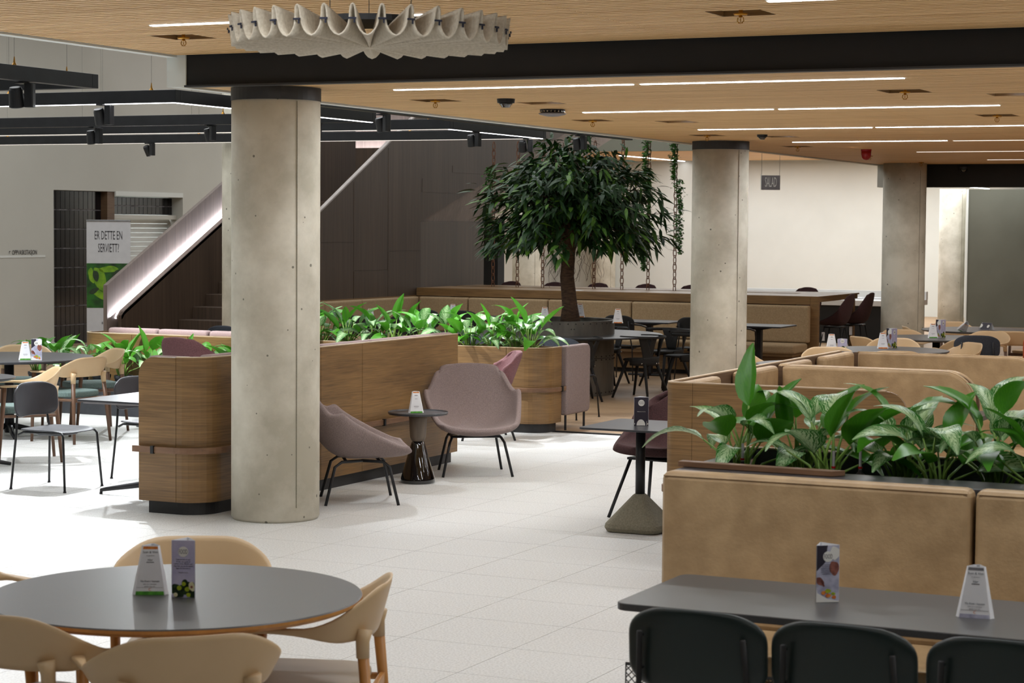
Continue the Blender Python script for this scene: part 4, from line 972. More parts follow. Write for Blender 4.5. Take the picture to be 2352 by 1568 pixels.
# ================================================================ TABLES
def round_table(label, c, r, m, edge, group, legs='col'):
    t = thing('round_table', label, 'table', (c[0],c[1],0), 0, group)
    obj('tabletop', MB().lathe([(.001,.716),(r-.02,.716),(r,.728),(r,.737),(r-.004,.741),(.001,.741)], 96), m, t)
    if edge: obj('edge_band', MB().lathe([(r-.022,.713),(r+.001,.727),(r+.001,.7365)], 96), edge, t)
    obj('column', MB().tube([(0,0,.03),(0,0,.715)], .045, 16), M_steel, t, smooth=True)
    obj('top_plate', MB().lathe([(.001,.69),(.14,.70),(.14,.714)], 24), M_steel, t)
    for k in range(4):
        a = PI/4+PI/2*k; obj('foot', MB().tube([(0,0,.10),(.22*math.cos(a),.22*math.sin(a),.05),(.40*math.cos(a),.40*math.sin(a),.016)], [.03,.024,.014], 8), M_steel, t, smooth=True)
    return t
round_table('near round graphite table with oak edge in the lower left', (-4.02,5.87), .635, M_top, M_oakleg, 'round tables')
round_table('round graphite table at left before the grey wall', (-12.55,15.6), .78, M_topB, None, 'round tables')
round_table('round table cut by the left edge, beside the charcoal side chair', (-11.26,13.38), .44, M_topB, None, 'round tables')
round_table('pale-edged round table just left of the leather booths corner', (-5.72,18.75), .52, M_top, None, 'round tables')
round_table('round table with orange-based card stand behind the farthest booth sofa', (-5.72,21.35), .66, M_top, None, 'round tables')
round_table('round table with green-based card stand behind the booths', (-5.85,24.1), .66, M_top, None, 'round tables')
round_table('farthest round table before the dark grey wall', (-5.82,26.35), .75, M_top, None, 'round tables')
# long table front right
t = thing('long_table', 'long dark laminate table in the lower right before the leather bench', 'table', (0,0,0))
obj('tabletop', MB().prism(rrect(-2.635,-.2,6.42,7.085,.045), .715, .74), M_top, t, bevel=.003)
for x in (-2.3,-.6):
    obj('leg', MB().box(x-.03,x+.03,6.72,6.78,.02,.715), M_steel, t, bevel=.004); obj('foot', MB().box(x-.035,x+.035,6.45,7.05,0,.025), M_steel, t, bevel=.004)
b = MB()
def wire_panel(b, x0, x1, z0, z1, y, s=.024):
    z = z0; n = int((x1-x0+z1-z0)/s)
    for k in range(n):
        a = x0-(z1-z0)+k*s
        p0 = (max(a,x0), z0+max(0,x0-a)); p1 = (min(a+(z1-z0),x1), z0+min(z1-z0, x1-a)); 
        if p1[0] > p0[0]: b.tube([(p0[0],y,p0[1]),(p1[0],y,p1[1])], .0022, 3); b.tube([(p0[0],y+.003,z0+z1-p0[1]),(p1[0],y+.003,z0+z1-p1[1])], .0022, 3)
wire_panel(b, -2.62,-.9,.20,.52,6.50)
obj('wire_mesh_basket', b, M_steel, t, kind='stuff'); obj('basket_frame', MB().tube([(-2.62,6.5,.20),(-.9,6.5,.20),(-.9,6.5,.52),(-2.62,6.5,.52)], .006, 6, closed=True), M_steel, t)
# T-leg table left
t = thing('square_table', 'grey square table with black T-foot beside the curved banquette', 'table', (-8.78,12.55,0))
obj('tabletop', MB().prism(rrect(-.37,.35,-.44,.44,.03), .722, .737), M_topB, t, bevel=.002); obj('underside_bevel', MB().prism(rrect(-.34,.32,-.41,.41,.03), .708, .722), M_signg, t)
obj('column', MB().box(-.03,.03,-.025,.025,.08,.70), M_steel, t, bevel=.008); obj('top_bracket', MB().tube([(-.16,0,.70),(.16,0,.70)], .018, 8), M_steel, t)
for s in (-1,1): obj('foot', MB().tube([(0,0,.12),(s*.12,0,.09),(s*.42,0,.04),(s*.47,0,.03),(s*.475,0,.0)], [.028,.024,.016,.014,.012], 8), M_steel, t, smooth=True)
# pedestal table with concrete base
t = thing('concrete_pedestal_table', 'thin square black table on a concrete pyramid base', 'table', (-5.04,12.72,0))
obj('tabletop', MB().prism(rrect(-.30,.36,-.35,.36,.03), .686, .70), M_topB, t, bevel=.002)
obj('column', MB().tube([(0,0,.2),(0,0,.686)], .032, 20), M_steel, t, smooth=True)
def pyr():
    b = MB(); rings = []
    for (h, z, r) in ((.18,.004,.06),(.195,.03,.07),(.19,.055,.07),(.045,.235,.03),(.034,.245,.025)):
        rings.append([(x,y,z) for x,y in rrect(-h,h,-h,h,min(r,h*.9),5)])
    n = len(rings[0]); vs = [p for R in rings for p in R]; fs = [tuple(range(n))[::-1], tuple(4*n+k for k in range(n))]
    for i in range(4):
        for k in range(n): fs.append((i*n+k,i*n+(k+1)%n,(i+1)*n+(k+1)%n,(i+1)*n+k))
    return b.add(vs, fs)
obj('base', pyr(), M_cbase, t, bevel=.006)
# lounge side table
t = thing('lounge_side_table', 'small round side table with glossy black cone base between lounge chairs', 'side table', (-7.52,14.28,0))
obj('tray_top', MB().lathe([(.001,.535),(.23,.535),(.236,.55),(.232,.556),(.222,.546),(.001,.546)], 64), M_topB, t, smooth=False)
obj('neck', MB().lathe([(.075,.535),(.07,.50),(.062,.36),(.05,.33),(.04,.325)], 40), M_turned, t, smooth=True)
obj('cone_base', MB().lathe([(.132,0),(.137,.01),(.132,.04),(.056,.30),(.048,.322),(.034,.328),(.001,.328)], 64), M_gloss, t, smooth=True)
# small tables by the wall bench
def small_table(label, x, y):
    t = thing('bench_table', label, 'table', (x,y,0), 0, 'dark tables along the wall bench')
    obj('tabletop', MB().prism(rrect(-.40,.40,-.37,.37,.03), .72, .74), M_topB, t, bevel=.003); obj('column', MB().box(-.04,.04,-.04,.04,.03,.70), M_steel, t, bevel=.006)
    obj('top_bracket', MB().add([(-.28,-.05,.72),(.28,-.05,.72),(.06,-.05,.68),(-.06,-.05,.68),(-.28,.05,.72),(.28,.05,.72),(.06,.05,.68),(-.06,.05,.68)], [(0,1,2,3),(7,6,5,4),(0,4,5,1),(1,5,6,2),(2,6,7,3),(3,7,4,0)]), M_steel, t)
    obj('foot', MB().box(-.3,.3,-.03,.03,0,.03), M_steel, t, bevel=.008); obj('foot', MB().box(-.03,.03,-.3,.3,0,.03), M_steel, t, bevel=.008)
small_table('dark square table right of the second column, by the wall bench', -8.62, 25.9)
small_table('dark square table behind the riveted drum, right of the tree', -10.25, 26.15)
small_table('dark square table behind the planter leaves, left of the tree', -11.55, 26.2)
small_table('dark square table in the corner of the wall bench', -13.0, 26.1)
small_table('dark square table at the staircase side, behind the divider', -13.2, 23.9)
# tree ring table
t = thing('tree_ring_table', 'round dark table with riveted steel drum around the indoor tree', 'table', (-10.16,22.85,0))
obj('tabletop', MB().lathe([(.70,.70),(1.27,.70),(1.28,.708),(1.28,.716),(1.272,.72),(.70,.72),(.70,.70)], 96), M_topB, t)
def rivets(r, z, n, rr=.008):
    b = MB()
    for k in range(n): a = 2*PI*k/n; b.lathe([(.001,-rr),(rr,0),(.001,rr)], 6, (r*math.cos(a), r*math.sin(a), z))
    return b
obj('planter_ring', MB().lathe([(.70,.70),(.70,.887),(.695,.892),(.68,.892),(.675,.885),(.675,.80)], 96), M_steelm, t)
obj('drum', MB().lathe([(.695,.0),(.695,.70)], 96), M_steelm, t)
b = rivets(.703,.862,46)
for z, n in ((.47,46),(.43,46),(.04,46)): b.add(*[(lambda q: (q.v, q.f))(rivets(.698,z,n))][0])
for dx in (0,.05):
    for z in (.1,.2,.3,.56,.64,.80): a = -.9+dx; b.lathe([(.001,-.008),(.008,0),(.001,.008)], 6, (.70*math.cos(a), .70*math.sin(a), z))
obj('rivet', b, M_gloss, t, kind='stuff'); obj('sheet_seam', MB().lathe([(.6965,.445),(.6985,.448),(.6965,.452)], 96), M_steel, t)
obj('soil_bed', MB().lathe([(.001,.82),(.675,.82)], 48), M_soil, t)
# ================================================================ SEATING PLACEMENT
G1 = 'beige armchairs around the near round table'
c = armchair('beige armchair seen from behind at the bottom, in front of the near round table', M_beige, M_oakleg, M_greyseat, G1)
c.location = (-3.65,5.33,0); c.rotation_euler[2] = facing(-.70,.71)
dup(c, (-3.69,6.16,0), facing(-.93,-.36), 'beige armchair at the right of the near round table, seen side-on')
dup(c, (-4.20,5.42,0), facing(.05,1), 'beige armchair cut by the lower left corner')
dup(c, (-4.40,6.52,0), facing(.50,-.87), 'beige armchair behind the near table cards, only its back showing')
dup(c, (-5.18,6.05,0), facing(.96,-.25), 'beige armchair tip at the left edge behind the near round table')
G2 = 'beige armchairs with walnut legs and teal seats at left'
c = armchair('beige armchair with teal seat, its back turned toward the low plants at left', M_beige, M_walleg, M_teal, G2, True)
c.location = (-11.78,15.5,0); c.rotation_euler[2] = facing(-1,.12)
dup(c, (-12.22,16.42,0), facing(-.55,-.83), 'beige armchair with teal seat nearest the low plants, its inner back showing')
dup(c, (-11.13,14.02,0), facing(-.70,-.71), 'beige armchair behind the charcoal side chair, low at the left')
dup(c, (-12.9,14.55,0), facing(.3,.95), 'beige armchair at the left edge of the photo, mostly cut off')
dup(c, (-13.1,16.45,0), facing(.5,-.85), 'beige armchair behind the card stand on the round table at left')
G3 = 'beige armchairs around the round tables at right'
c = armchair('beige armchair facing right, nearest the second column', M_beige, M_walleg, M_beige, G3)
c.location = (-6.28,19.4,0); c.rotation_euler[2] = facing(.9,.2)
for x, y, fx, fy, lab in ((-6.05,20.55,.45,-.9,'beige armchair behind the lilac card box and white card at the booth edge'),
  (-6.0,22.7,.2,-1,'beige armchair behind the orange-based card stand'),
  (-6.30,23.25,.65,.75,'brown-shaded armchair back just right of the orange-based card stand'),
  (-6.35,24.75,.6,-.8,'beige armchair against the third column foot'),
  (-6.42,25.95,.9,.4,'brown-shaded armchair back left of the green-based card stand'),
  (-6.35,27.25,.5,-.85,'farthest beige armchair, before the far speckled column'),
  (-5.5,24.9,-.25,-1,'beige armchair right of the green-based card stand, light inner back'),
  (-5.4,23.5,-.5,.85,'brown-shaded armchair behind the slate fabric chair'),
  (-5.3,25.6,-.2,1,'brown armchair back with walnut legs under the dark grey wall'),
  (-5.3,27.15,-.6,-.8,'beige armchair at the right edge before the dark grey wall'),
  (-5.25,22.3,-.7,-.7,'beige armchair seen side-on beside the slate fabric chair'),
  (-5.45,20.8,-.25,1,'brown-shaded armchair back just above the farthest booth sofa')):
    dup(c, (x,y,0), facing(fx,fy), lab)
G4 = 'charcoal side chairs at left'
c = soft_chair('charcoal shell side chair standing alone on the bright floor at left', M_dgrey, G4, zc=.655, bw=.27)
c.location = (-9.755,12.69,0); c.rotation_euler[2] = facing(1,.02)
dup(c, (-9.46,13.55,0), facing(1,-.12), 'charcoal shell side chair half behind the grey square table')
c = soft_chair('dark green shell chair, leftmost at the long table', M_green, 'dark green chairs at the long table', fm=M_black)
c.location = (-2.145,6.10,0); c.rotation_euler[2] = facing(0,1)
dup(c, (-1.68,6.09,0), facing(.03,1), 'dark green shell chair, middle one at the long table'); dup(c, (-1.215,6.08,0), facing(0,1), 'dark green shell chair cut by the lower right corner')
c = soft_chair('slate fabric chair behind the farthest booth sofa at right', M_gfab, 'slate fabric chairs', bw=.25); c.location = (-5.12,22.9,0); c.rotation_euler[2] = facing(-.3,1)
dup(c, (-9.5,19.7,0), facing(.1,1), 'slate chair back behind the planter leaves'); dup(c, (-8.72,19.95,0), facing(.1,1), 'slate chair back beside the mauve sofa side')
dup(c, (-13.0,19.6,0), facing(-.3,-1), 'slate chair back above the left oak banquette, before the stair steps')
dup(c, (-12.3,19.9,0), facing(.2,-1), 'low slate chair back just left of the card stand near the stair steps')
c = thing('orange_chair', 'orange upholstered chair cut by the right edge', 'chair', (-4.62,24.3,0), .4)
obj('backrest', MB().prism(rrect(-.26,.26,.45,.80,.1), -.04, .04, 'y'), M_orange, c, bevel=.02); obj('seat', MB().prism(rrect(-.26,.26,-.45,.02,.1), .40, .47), M_orange, c, bevel=.02)
for x in (-.22,.22):
    for y in (-.4,0): obj('leg', MB().tube([(x,y,0),(x*.9,y,.42)], .014, 8), M_walleg, c)
G5 = 'black chairs at the wall bench tables'
c = soft_chair('black chair back left of the card stand, behind the planter leaves', M_black, G5); c.location = (-13.25,25.55,0); c.rotation_euler[2] = facing(0,1)
for x in (-1,1): obj('arm', MB().tube([(x*.19,-.24,.74),(x*.27,-.1,.72),(x*.28,.05,.69),(x*.27,.1,.60),(x*.26,.1,.45)], .011, 8), M_steel, c, smooth=True)
for x, y, lab in ((-12.62,25.5,'black chair back right of the card stand, behind the planter leaves'), (-12.55,23.65,'black chair back low between the planter leaves'), (-13.05,23.3,'black chair nearest the staircase wall, behind the leaves'), (-9.25,25.35,'black chair against the left side of the second column'), (-8.75,25.25,'dark chair with thin frame showing right of the second column'), (-10.3,25.4,'black armchair behind the riveted drum')):
    dup(c, (x,y,0), facing(.05,1), lab)
G6 = 'black hoop-back chairs around the tree table'
c = hoop_chair('black hoop-back chair half behind the mauve sofa side', G6); c.location = (-9.50,21.95,0); c.rotation_euler[2] = facing(-.62,.85)
for x, y, fx, fy, lab in ((-9.02,22.75,-1,.15,'black hoop-back chair in front at the right of the tree table'), (-8.85,23.7,-.85,-.35,'black hoop-back chair touching the second column side'), (-9.35,24.45,-.6,-.9,'black hoop-back chair behind the right rim of the tree table'), (-10.2,24.45,0,-1,'black hoop-back chair behind the riveted drum'), (-11.2,22.0,.9,.6,'black hoop-back chair hidden behind the planter leaves')):
    dup(c, (x,y,0), facing(fx,fy), lab)
c = lounge('mauve lounge armchair facing the camera, right of the glossy cone table', M_mauve, 'mauve lounge armchairs'); c.location = (-7.40,15.03,0); c.rotation_euler[2] = facing(.55,-.84)
dup(c, (-7.385,13.13,0), facing(.82,.56), 'mauve lounge armchair seen from the side next to the nearest column')
c = tubchair('dusty pink quilted chair behind the mauve lounge armchair', M_pink, 'quilted tub chairs'); c.location = (-8.57,17.60,0); c.rotation_euler[2] = facing(-.80,-.55)
dup(c, (-11.16,16.78,0), facing(.2,1), 'dusty pink quilted chair back above the curved banquette at left', scale=1.12)
c2 = tubchair('dark burgundy quilted chair behind the concrete pedestal table', M_burg, 'quilted tub chairs'); c2.location = (-5.13,13.40,0); c2.rotation_euler[2] = facing(-.15,-.98); c2.scale = (1.08,1.08,1.04)
for o in bpy.data.objects:
    if o.parent and o.parent.name.startswith('upholstered_tub_chair') and abs(o.parent.location.y-12.98) < .01: pass
c = stool('burgundy bar stool at the end of the high table, nearer one', M_burg, 'bar stools at the high table'); c.location = (-8.28,28.2,0); c.rotation_euler[2] = facing(-1,.0)
dup(c, (-8.22,29.0,0), facing(-1,0), 'burgundy bar stool at the end of the high table, farther one')
for x, lab in ((-14.1,'dark stool back first from the left behind the high table'),(-13.35,'dark stool back behind the high table, left of the tree trunk'),(-12.6,'dark stool back behind the high table, right of the tree trunk'),(-11.8,'dark stool back behind the high table near the left ivy chain'),(-11.05,'dark stool back behind the high table touching the second column'),(-9.22,'dark stool back behind the high table, right of the second column')):
    dup(c, (x,29.72,.03), facing(0,-1), lab)
# labels on white tags hanging from chairs
for (x, y, z, lab) in ((-8.62,24.05,.30,'white label tag hanging under a hoop-back chair by the second column'), (-8.40,28.05,.5,'white label tag hanging below the nearer burgundy stool'), (-8.25,28.9,.55,'small grey label tag below the farther burgundy stool')):
    t = thing('seat_tag', lab, 'tag', (x,y,z), TH); obj('tag_card', MB().box(-.022,.022,-.001,.001,-.06,.06), M_paper, t); obj('tag_string', MB().tube([(0,0,.06),(0,0,.12)], .0015, 4), M_wire, t)
# ================================================================ TABLE CARDS
def stand_mb():
    """truncated triangular card stand: three tapering faces with folded edges"""
    R0, R1, H = .066, .032, .165; b = MB(); lo = []; hi = []
    for k in range(3):
        for da in (-9, 9):
            a = math.radians(-90+60+120*k+da); lo.append((R0*math.cos(a), R0*math.sin(a), 0)); hi.append((R1*math.cos(a), R1*math.sin(a), H))
    return b.add(lo+hi, [(i,(i+1)%6,6+(i+1)%6,6+i) for i in range(6)])
def strip_on(f0, f1, u0=-.95, u1=.95, off=.0006):
    """quad on the front (-y) face between height fractions"""
    R0, R1, H = .066, .032, .165; out = []
    for f, s in ((f0,u0),(f0,u1),(f1,u1),(f1,u0)):
        R = R0+(R1-R0)*f; hw = R*math.cos(math.radians(39)); y = -R*math.sin(math.radians(39)); out.append((hw*s, y-off, H*f))
    return out
def quads(L): 
    b = MB()
    for q in L: 
        n = len(q); b.add(q+[(x,y+.0005,z) for x,y,z in q], [tuple(range(n)), tuple(range(n,2*n))[::-1]]+[(i,(i+1)%n,n+(i+1)%n,n+i) for i in range(n)])
    return b
def fine(group, label, loc, rz, base=M_pgreen, near=False, top=M_porange):
    t = thing('card_stand', label, 'card stand', loc, rz, group)
    obj('card', stand_mb(), M_paper, t, solid=.0006)
    obj('base_stripe', quads([strip_on(.0,.075)]), base, t); obj('top_stripe', quads([strip_on(.93,.985)]), top, t)
    tilt = math.atan((.066-.032)*math.sin(math.radians(39))/.165)
    def tx(s, f, size, m=M_inkg):
        R = .066+(.032-.066)*f; y = -R*math.sin(math.radians(39))-.0012
        return text('lettering', s, size, m, t, (0,y,.165*f), (PI/2-tilt,0,0), 1, 1, .0001)
    if near:
        tx('Scan & Vinn', .87, .0105, M_ink); tx('et gavekort', .80, .006); tx('Her', .71, .011, M_ink); tx('Vis frem i kassen', .28, .0095, M_ink); tx('lykke til i trekningen', .22, .0055); tx('gjelder hver uke', .175, .0055); tx('C', .11, .013, M_porange)
        obj('print_rule', quads([strip_on(.148,.152), strip_on(.655,.668,-.38,.38)]), M_ink, t, kind='stuff')
    else:
        obj('print_rule', quads([strip_on(.80,.83,-.4,.4), strip_on(.30,.32,-.45,.45), strip_on(.24,.25,-.35,.35), strip_on(.655,.67,-.3,.3)]), M_inkg, t, kind='stuff')
    return t
GC = 'white tapering card stands'
c = fine(GC, 'white card stand with green base on the near round table', (-4.105,5.85,.741), TH+.03, near=True)
fine(GC, 'white card stand near the right edge on the long table', (-1.49,6.75,.74), .10, base=M_pgrey, near=True, top=M_inkg)
c0 = fine(GC, 'white card stand with green base on the lounge side table', (-7.545,14.28,.547), TH+.28)
co = fine(GC, 'white card stand with orange and blue base on the round table behind the booths', (-5.81,21.57,.741), TH, base=M_porange)
for x, y, z, r, lab, src in ((-5.87,24.0,.741,TH,'white card stand with green base on the round table behind the booths',c0),
   (-12.17,15.36,.741,TH+.25,'white card stand beside the chef flyer on the round table at left',c0),
   (-6.20,21.0,.741,TH,'white card stand beside the lilac box card above the booth sofa',c0),
   (-9.13,22.28,.892,TH,'largest white card stand on the right rim of the tree ring planter',co),
   (-10.12,23.47,.892,TH,'white card stand on the back rim of the tree ring planter',co),
   (-10.02,22.2,.892,TH,'white card stand just left of the tree trunk base',co),
   (-11.45,26.1,.74,TH,'white card stand behind the tallest planter leaves',c0),
   (-13.15,26.0,.74,TH,'white card stand between two black chair backs',c0),
   (-13.3,23.9,.74,TH,'white card stand nearest the staircase wall, above the leaves',co),
   (-12.75,19.9,.735,TH,'white card stand in front of the stair steps',co)):
    dup(src, (x,y,z), r, lab)
t = thing('bench_side_table', 'dark table edge behind the left oak banquette', 'table', (-12.6,20.0,0)); obj('tabletop', MB().prism(rrect(-.5,.6,-.3,.3,.03), .715, .735), M_topB, t, bevel=.003); obj('column', MB().tube([(0,0,0),(0,0,.715)], .03, 10), M_steel, t)
t = dup(c0, (-5.90,25.7,.76), TH, 'white card stand fallen over on the farthest round table'); t.rotation_euler = (math.radians(62), math.radians(20), TH); t.location = (-5.93,25.75,.775)
def flyer(label, loc, rz, kind, near=False, h=.195, w=.080):
    t = thing('flyer_prism', label, 'flyer stand', loc, rz, 'three-sided flyer stands'); R = w/math.sqrt(3)
    P = [(R*math.cos(math.radians(a)), R*math.sin(math.radians(a))) for a in (-150,-30,90)]
    b = MB().add([(x,y,0) for x,y in P]+[(x,y,h) for x,y in P], [(0,1,4,3),(1,2,5,4),(2,0,3,5)]); obj('card', b, M_paper, t, solid=.0006)
    yf = P[0][1]-.0006
    def face(k):  # local frame for face k
        f = bpy.data.objects.new('print_face', None)
        return f
    def panel(k, m, name='print_panel'):
        a = math.radians(120*k); ca, sa = math.cos(a), math.sin(a)
        q = MB().box(-w/2+.0008,w/2-.0008,yf-.0004,yf+.0002,.001,h-.001); q.v = [(x*ca-y*sa, x*sa+y*ca, z) for x,y,z in q.v]; return obj(name, q, m, t)
    def shapes(k, polys, m, name, lift=.0008):
        a = math.radians(120*k); ca, sa = math.cos(a), math.sin(a); q = MB()
        for p in polys: q.prism([(max(-w/2+.001,min(w/2-.001,x)), max(.001,min(h-.001,z))) for x,z in p], yf-lift-.0003, yf-lift+.0004, 'y')
        q.v = [(x*ca-y*sa, x*sa+y*ca, z) for x,y,z in q.v]; return obj(name, q, m, t)
    circ = lambda cx, cz, r: [(cx+r*math.cos(2*PI*i/24), cz+r*math.sin(2*PI*i/24)) for i in range(24)]
    order = {'lilac':('lilac','dark','chef'),'dark':('dark','chef','lilac'),'chef':('chef','lilac','dark')}[kind]
    for k, nm in enumerate(order):
        panel(k, {'lilac':M_lilac,'dark':M_navy,'chef':M_pgrey}[nm])
        shapes(k, [circ(0,h*.80,w*.22)], M_disc, 'logo_disc', .0014)
        if nm == 'lilac':
            random.seed(4); shapes(k, [blob(random.uniform(-.5,.5)*w, h*random.uniform(.03,.27), w*.17, w*.13, random.random()*3, sd=i) for i in range(16)], M_pdk, 'print_leaves')
            shapes(k, [circ(-.17*w,h*.17,w*.10), circ(.02*w,h*.24,w*.09), circ(.17*w,h*.15,w*.10), circ(.22*w,h*.05,w*.09)], M_plime, 'print_limes', .0014)
            shapes(k, [blob(.36*w,h*.20,w*.13,w*.20,.3,sd=2), circ(-.33*w,h*.05,w*.09)], M_pcream, 'print_avocado', .0014); shapes(k, [circ(.36*w,h*.19,w*.055)], M_pskin, 'print_stone', .002)
        elif nm == 'dark':
            shapes(k, [[(.30*w*math.cos(PI*i/16)-.02*w, .004+.42*w*math.sin(PI*i/16)) for i in range(17)]], M_disc, 'print_plate')
            shapes(k, [[(.36*w,.004),(.39*w,.004),(.39*w,.035),(.37*w,.03)],[(-.47*w,.01),(-.43*w,.01),(-.43*w,.02),(-.47*w,.02)],[(.43*w,.01),(.47*w,.01),(.47*w,.02),(.43*w,.02)]], M_disc, 'print_cutlery')
        else:
            shapes(k, [[(-.5*w,h),(-.02*w,h),(-.12*w,h*.7),(-.5*w,h*.55)]], M_navy, 'print_dark_corner'); shapes(k, [blob(.28*w,h*.60,w*.20,w*.30,.2,sd=1), blob(-.34*w,h*.37,w*.20,w*.14,-.7,sd=3), blob(-.22*w,h*.33,w*.05,w*.16,.5,sd=5)], M_pskin, 'print_skin')
            shapes(k, [blob(.30*w,h*.86,w*.20,w*.28,.1,sd=3)], M_disc, 'print_white_hat', .0012)
            shapes(k, [[(-.5*w,h*.25),(-.45*w,h*.17),(0,h*.06),(.5*w,h*.02),(.5*w,h*.0),(-.5*w,h*.0)]], M_disc, 'print_bowl'); shapes(k, [blob(-.18*w,h*.17,w*.10,w*.08,sd=2), blob(.03*w,h*.12,w*.11,w*.08,sd=4), blob(.28*w,h*.09,w*.10,w*.07,sd=6)], M_porange, 'print_food', .0016); shapes(k, [blob(.02*w,h*.20,w*.12,w*.09,sd=8), blob(.25*w,h*.15,w*.09,w*.06,sd=9)], M_plime, 'print_salad', .0014)
    if near or kind == 'dark':
        text('lettering', 'FOOD', .017*w/.08, M_inkg, t, (0,yf-.0022,h*.80), (PI/2,0,0), .62, 1.3, .0001)
        if kind == 'dark': text('lettering', 'Velkommen til bords', .0068, M_disc, t, (0,yf-.0014,h*.50), (PI/2,0,0), .95, 1, .0001)
        elif kind == 'lilac':
            for i, s in enumerate(('Velkommen til oss!','Vi har noe godt til','enhver smak. Bestill, sett','deg ned, og nyt et maltid','laget fra bunnen av')): text('lettering', s, .0065, M_ink, t, (0,yf-.0014,h*(.665-.038*i)), (PI/2,0,0), 1, 1, .0001)
            text('lettering', 'Dagens meny', .006, M_inkg, t, (0,yf-.0014,h*.44), (PI/2,0,0), 1, 1, .0001)
        else:
            for i in range(6): text('lettering', ('Her lages maten','fra bunnen av','med gode ravarer','hver eneste dag','av flinke kokker','i eget kjokken')[i], .0055, M_ink, t, (-.006,yf-.0014,h*(.66-.032*i)), (PI/2,0,0), 1, 1, .0001)
    else: shapes(0, [[(-.10*w+i*.06*w,h*.76),(-.07*w+i*.06*w,h*.76),(-.07*w+i*.06*w,h*.84),(-.10*w+i*.06*w,h*.84)] for i in range(4)], M_inkg, 'logo_mark', .002)
    return t
flyer('lilac flyer stand with avocado and limes on the near round table', (-3.965,5.845,.741), TH-.08, 'lilac', True)
flyer('tall chef photo flyer stand on the long table', (-2.01,6.78,.74), TH+.22, 'chef', True, w=.082)
flyer('dark flyer stand with white circle on the concrete pedestal table', (-5.02,12.67,.70), TH, 'dark', True, h=.19, w=.095)
flyer('chef photo flyer stand on the round table at left', (-12.03,15.36,.741), TH-.1, 'chef', w=.10)
flyer('dark and lilac flyer stand behind the orange-based card stand', (-5.74,21.68,.741), TH+.85, 'lilac', h=.21, w=.11)
flyer('dark and lilac flyer stand behind the green-based card stand', (-5.80,24.1,.741), TH+.85, 'lilac', h=.21, w=.11)
flyer('lilac box card at the left end of the farthest booth sofa', (-6.08,20.98,.741), TH, 'lilac', h=.12, w=.10)
t = flyer('flyer stand fallen over on the farthest round table', (-5.86,26.3,.78), 0, 'chef', h=.19, w=.10); t.rotation_euler = (PI/2, 0, TH+.5); t.location = (-5.83,26.4,.772)
# ================================================================ PLANTS
def leaf_mesh(m, w, droop, fold, name='leaf'):
    def fn(u, v):
        a = (u-.5)*2; L = v
        ww = w*math.sin(PI*min(1, L**.72*.98+.01))**.8*(1-.2*L)+.003
        x = math.sin(droop*L)/droop; z = -(1-math.cos(droop*L))/droop
        return (x, a*ww, z+fold*abs(a)*ww*1.2+.012*math.sin(L*14+a*2)*abs(a))
    b = MB().grid(fn, 4, 9, uv=True); me = bpy.data.meshes.new(name); me.from_pydata(b.v, [], b.f)
    ul = me.uv_layers.new(name='uv')
    for lp in me.loops: ul.data[lp.index].uv = b.uv[lp.vertex_index]
    me.materials.append(m); me.polygons.foreach_set('use_smooth', [True]*len(me.polygons)); return me
LM = [leaf_mesh(M_leafV,.235,.8,.30), leaf_mesh(M_leafV,.22,1.5,.25), leaf_mesh(M_leafP,.24,.7,.35), leaf_mesh(M_leafP,.22,1.5,.28), leaf_mesh(M_leafV,.21,2.0,.2), leaf_mesh(M_leafP,.16,.2,.8)]
def plant(name, label, loc, n, H, L, seed, group, plain=.45, spread=1.0):
    random.seed(seed); t = thing(name, label, 'plant', loc, 0, group); stems = MB()
    for k in range(n):
        az = 2.4*k+random.uniform(-.4,.4); f = (k+.5)/n; hh = H*(.30+.62*f)*random.uniform(.85,1.12)
        out = (.04+.13*(1-f)*random.uniform(.7,1.2))*spread; ll = L*random.uniform(.78,1.12)
        bx, by = .025*math.cos(az*1.7), .025*math.sin(az*1.7)
        px, py = bx+out*math.cos(az), by+out*math.sin(az)
        stems.tube([(bx,by,-.02),(bx+(px-bx)*.35,by+(py-by)*.35,hh*.55),(px,py,hh)], [.0085,.006,.0035], 6)
        pitch = math.radians(26+44*f+random.uniform(-16,18))
        i = random.choice([2,2,3,3,5] if random.random() < plain else [0,1,1,4])
        if f < .4 and random.random() < .6: i = random.choice([1,3,4,3])
        o = bpy.data.objects.new('leaf', LM[i]); COL.objects.link(o); o.parent = t; o.location = (px,py,hh)
        o.rotation_euler = (random.uniform(-.5,.5), -pitch, az); o.scale = (ll, ll*random.uniform(.95,1.2), ll)
    obj('stem', stems, M_stem, t, smooth=True)
    return t
GP = 'leafy plants in the front planter'
for k, (x, y, n, H, L, lab) in enumerate(((-2.83,8.30,15,.27,.27,'leftmost leafy plant in the front planter, leaning over its end'), (-2.62,8.45,12,.27,.25,'second plant from the left, behind, in the front planter'), (-2.44,8.24,15,.29,.28,'third plant with upright green leaf in the front planter'), (-2.16,8.38,14,.25,.25,'low dark plant in the middle of the front planter'),
   (-1.98,8.2,13,.24,.26,'plant right of the middle in the front planter, arching left'), (-1.77,8.32,15,.31,.30,'tallest striped plant in the front planter'), (-1.55,8.12,14,.27,.27,'plant with a broad round upright leaf in the front planter'), (-1.40,8.38,14,.26,.27,'plant cut by the right edge in the front planter'), (-1.20,8.2,12,.26,.27,'hidden last plant of the front planter beyond the right edge'))):
    plant('aglaonema_plant', lab, (x,y,.955), n, H*1.1, L, 20+k, GP)
GM = 'bright plants in the long planter'
xs = [-11.35,-11.05,-10.78,-10.50,-10.22,-9.94,-9.66,-9.38,-9.10,-8.86,-8.64,-8.44]
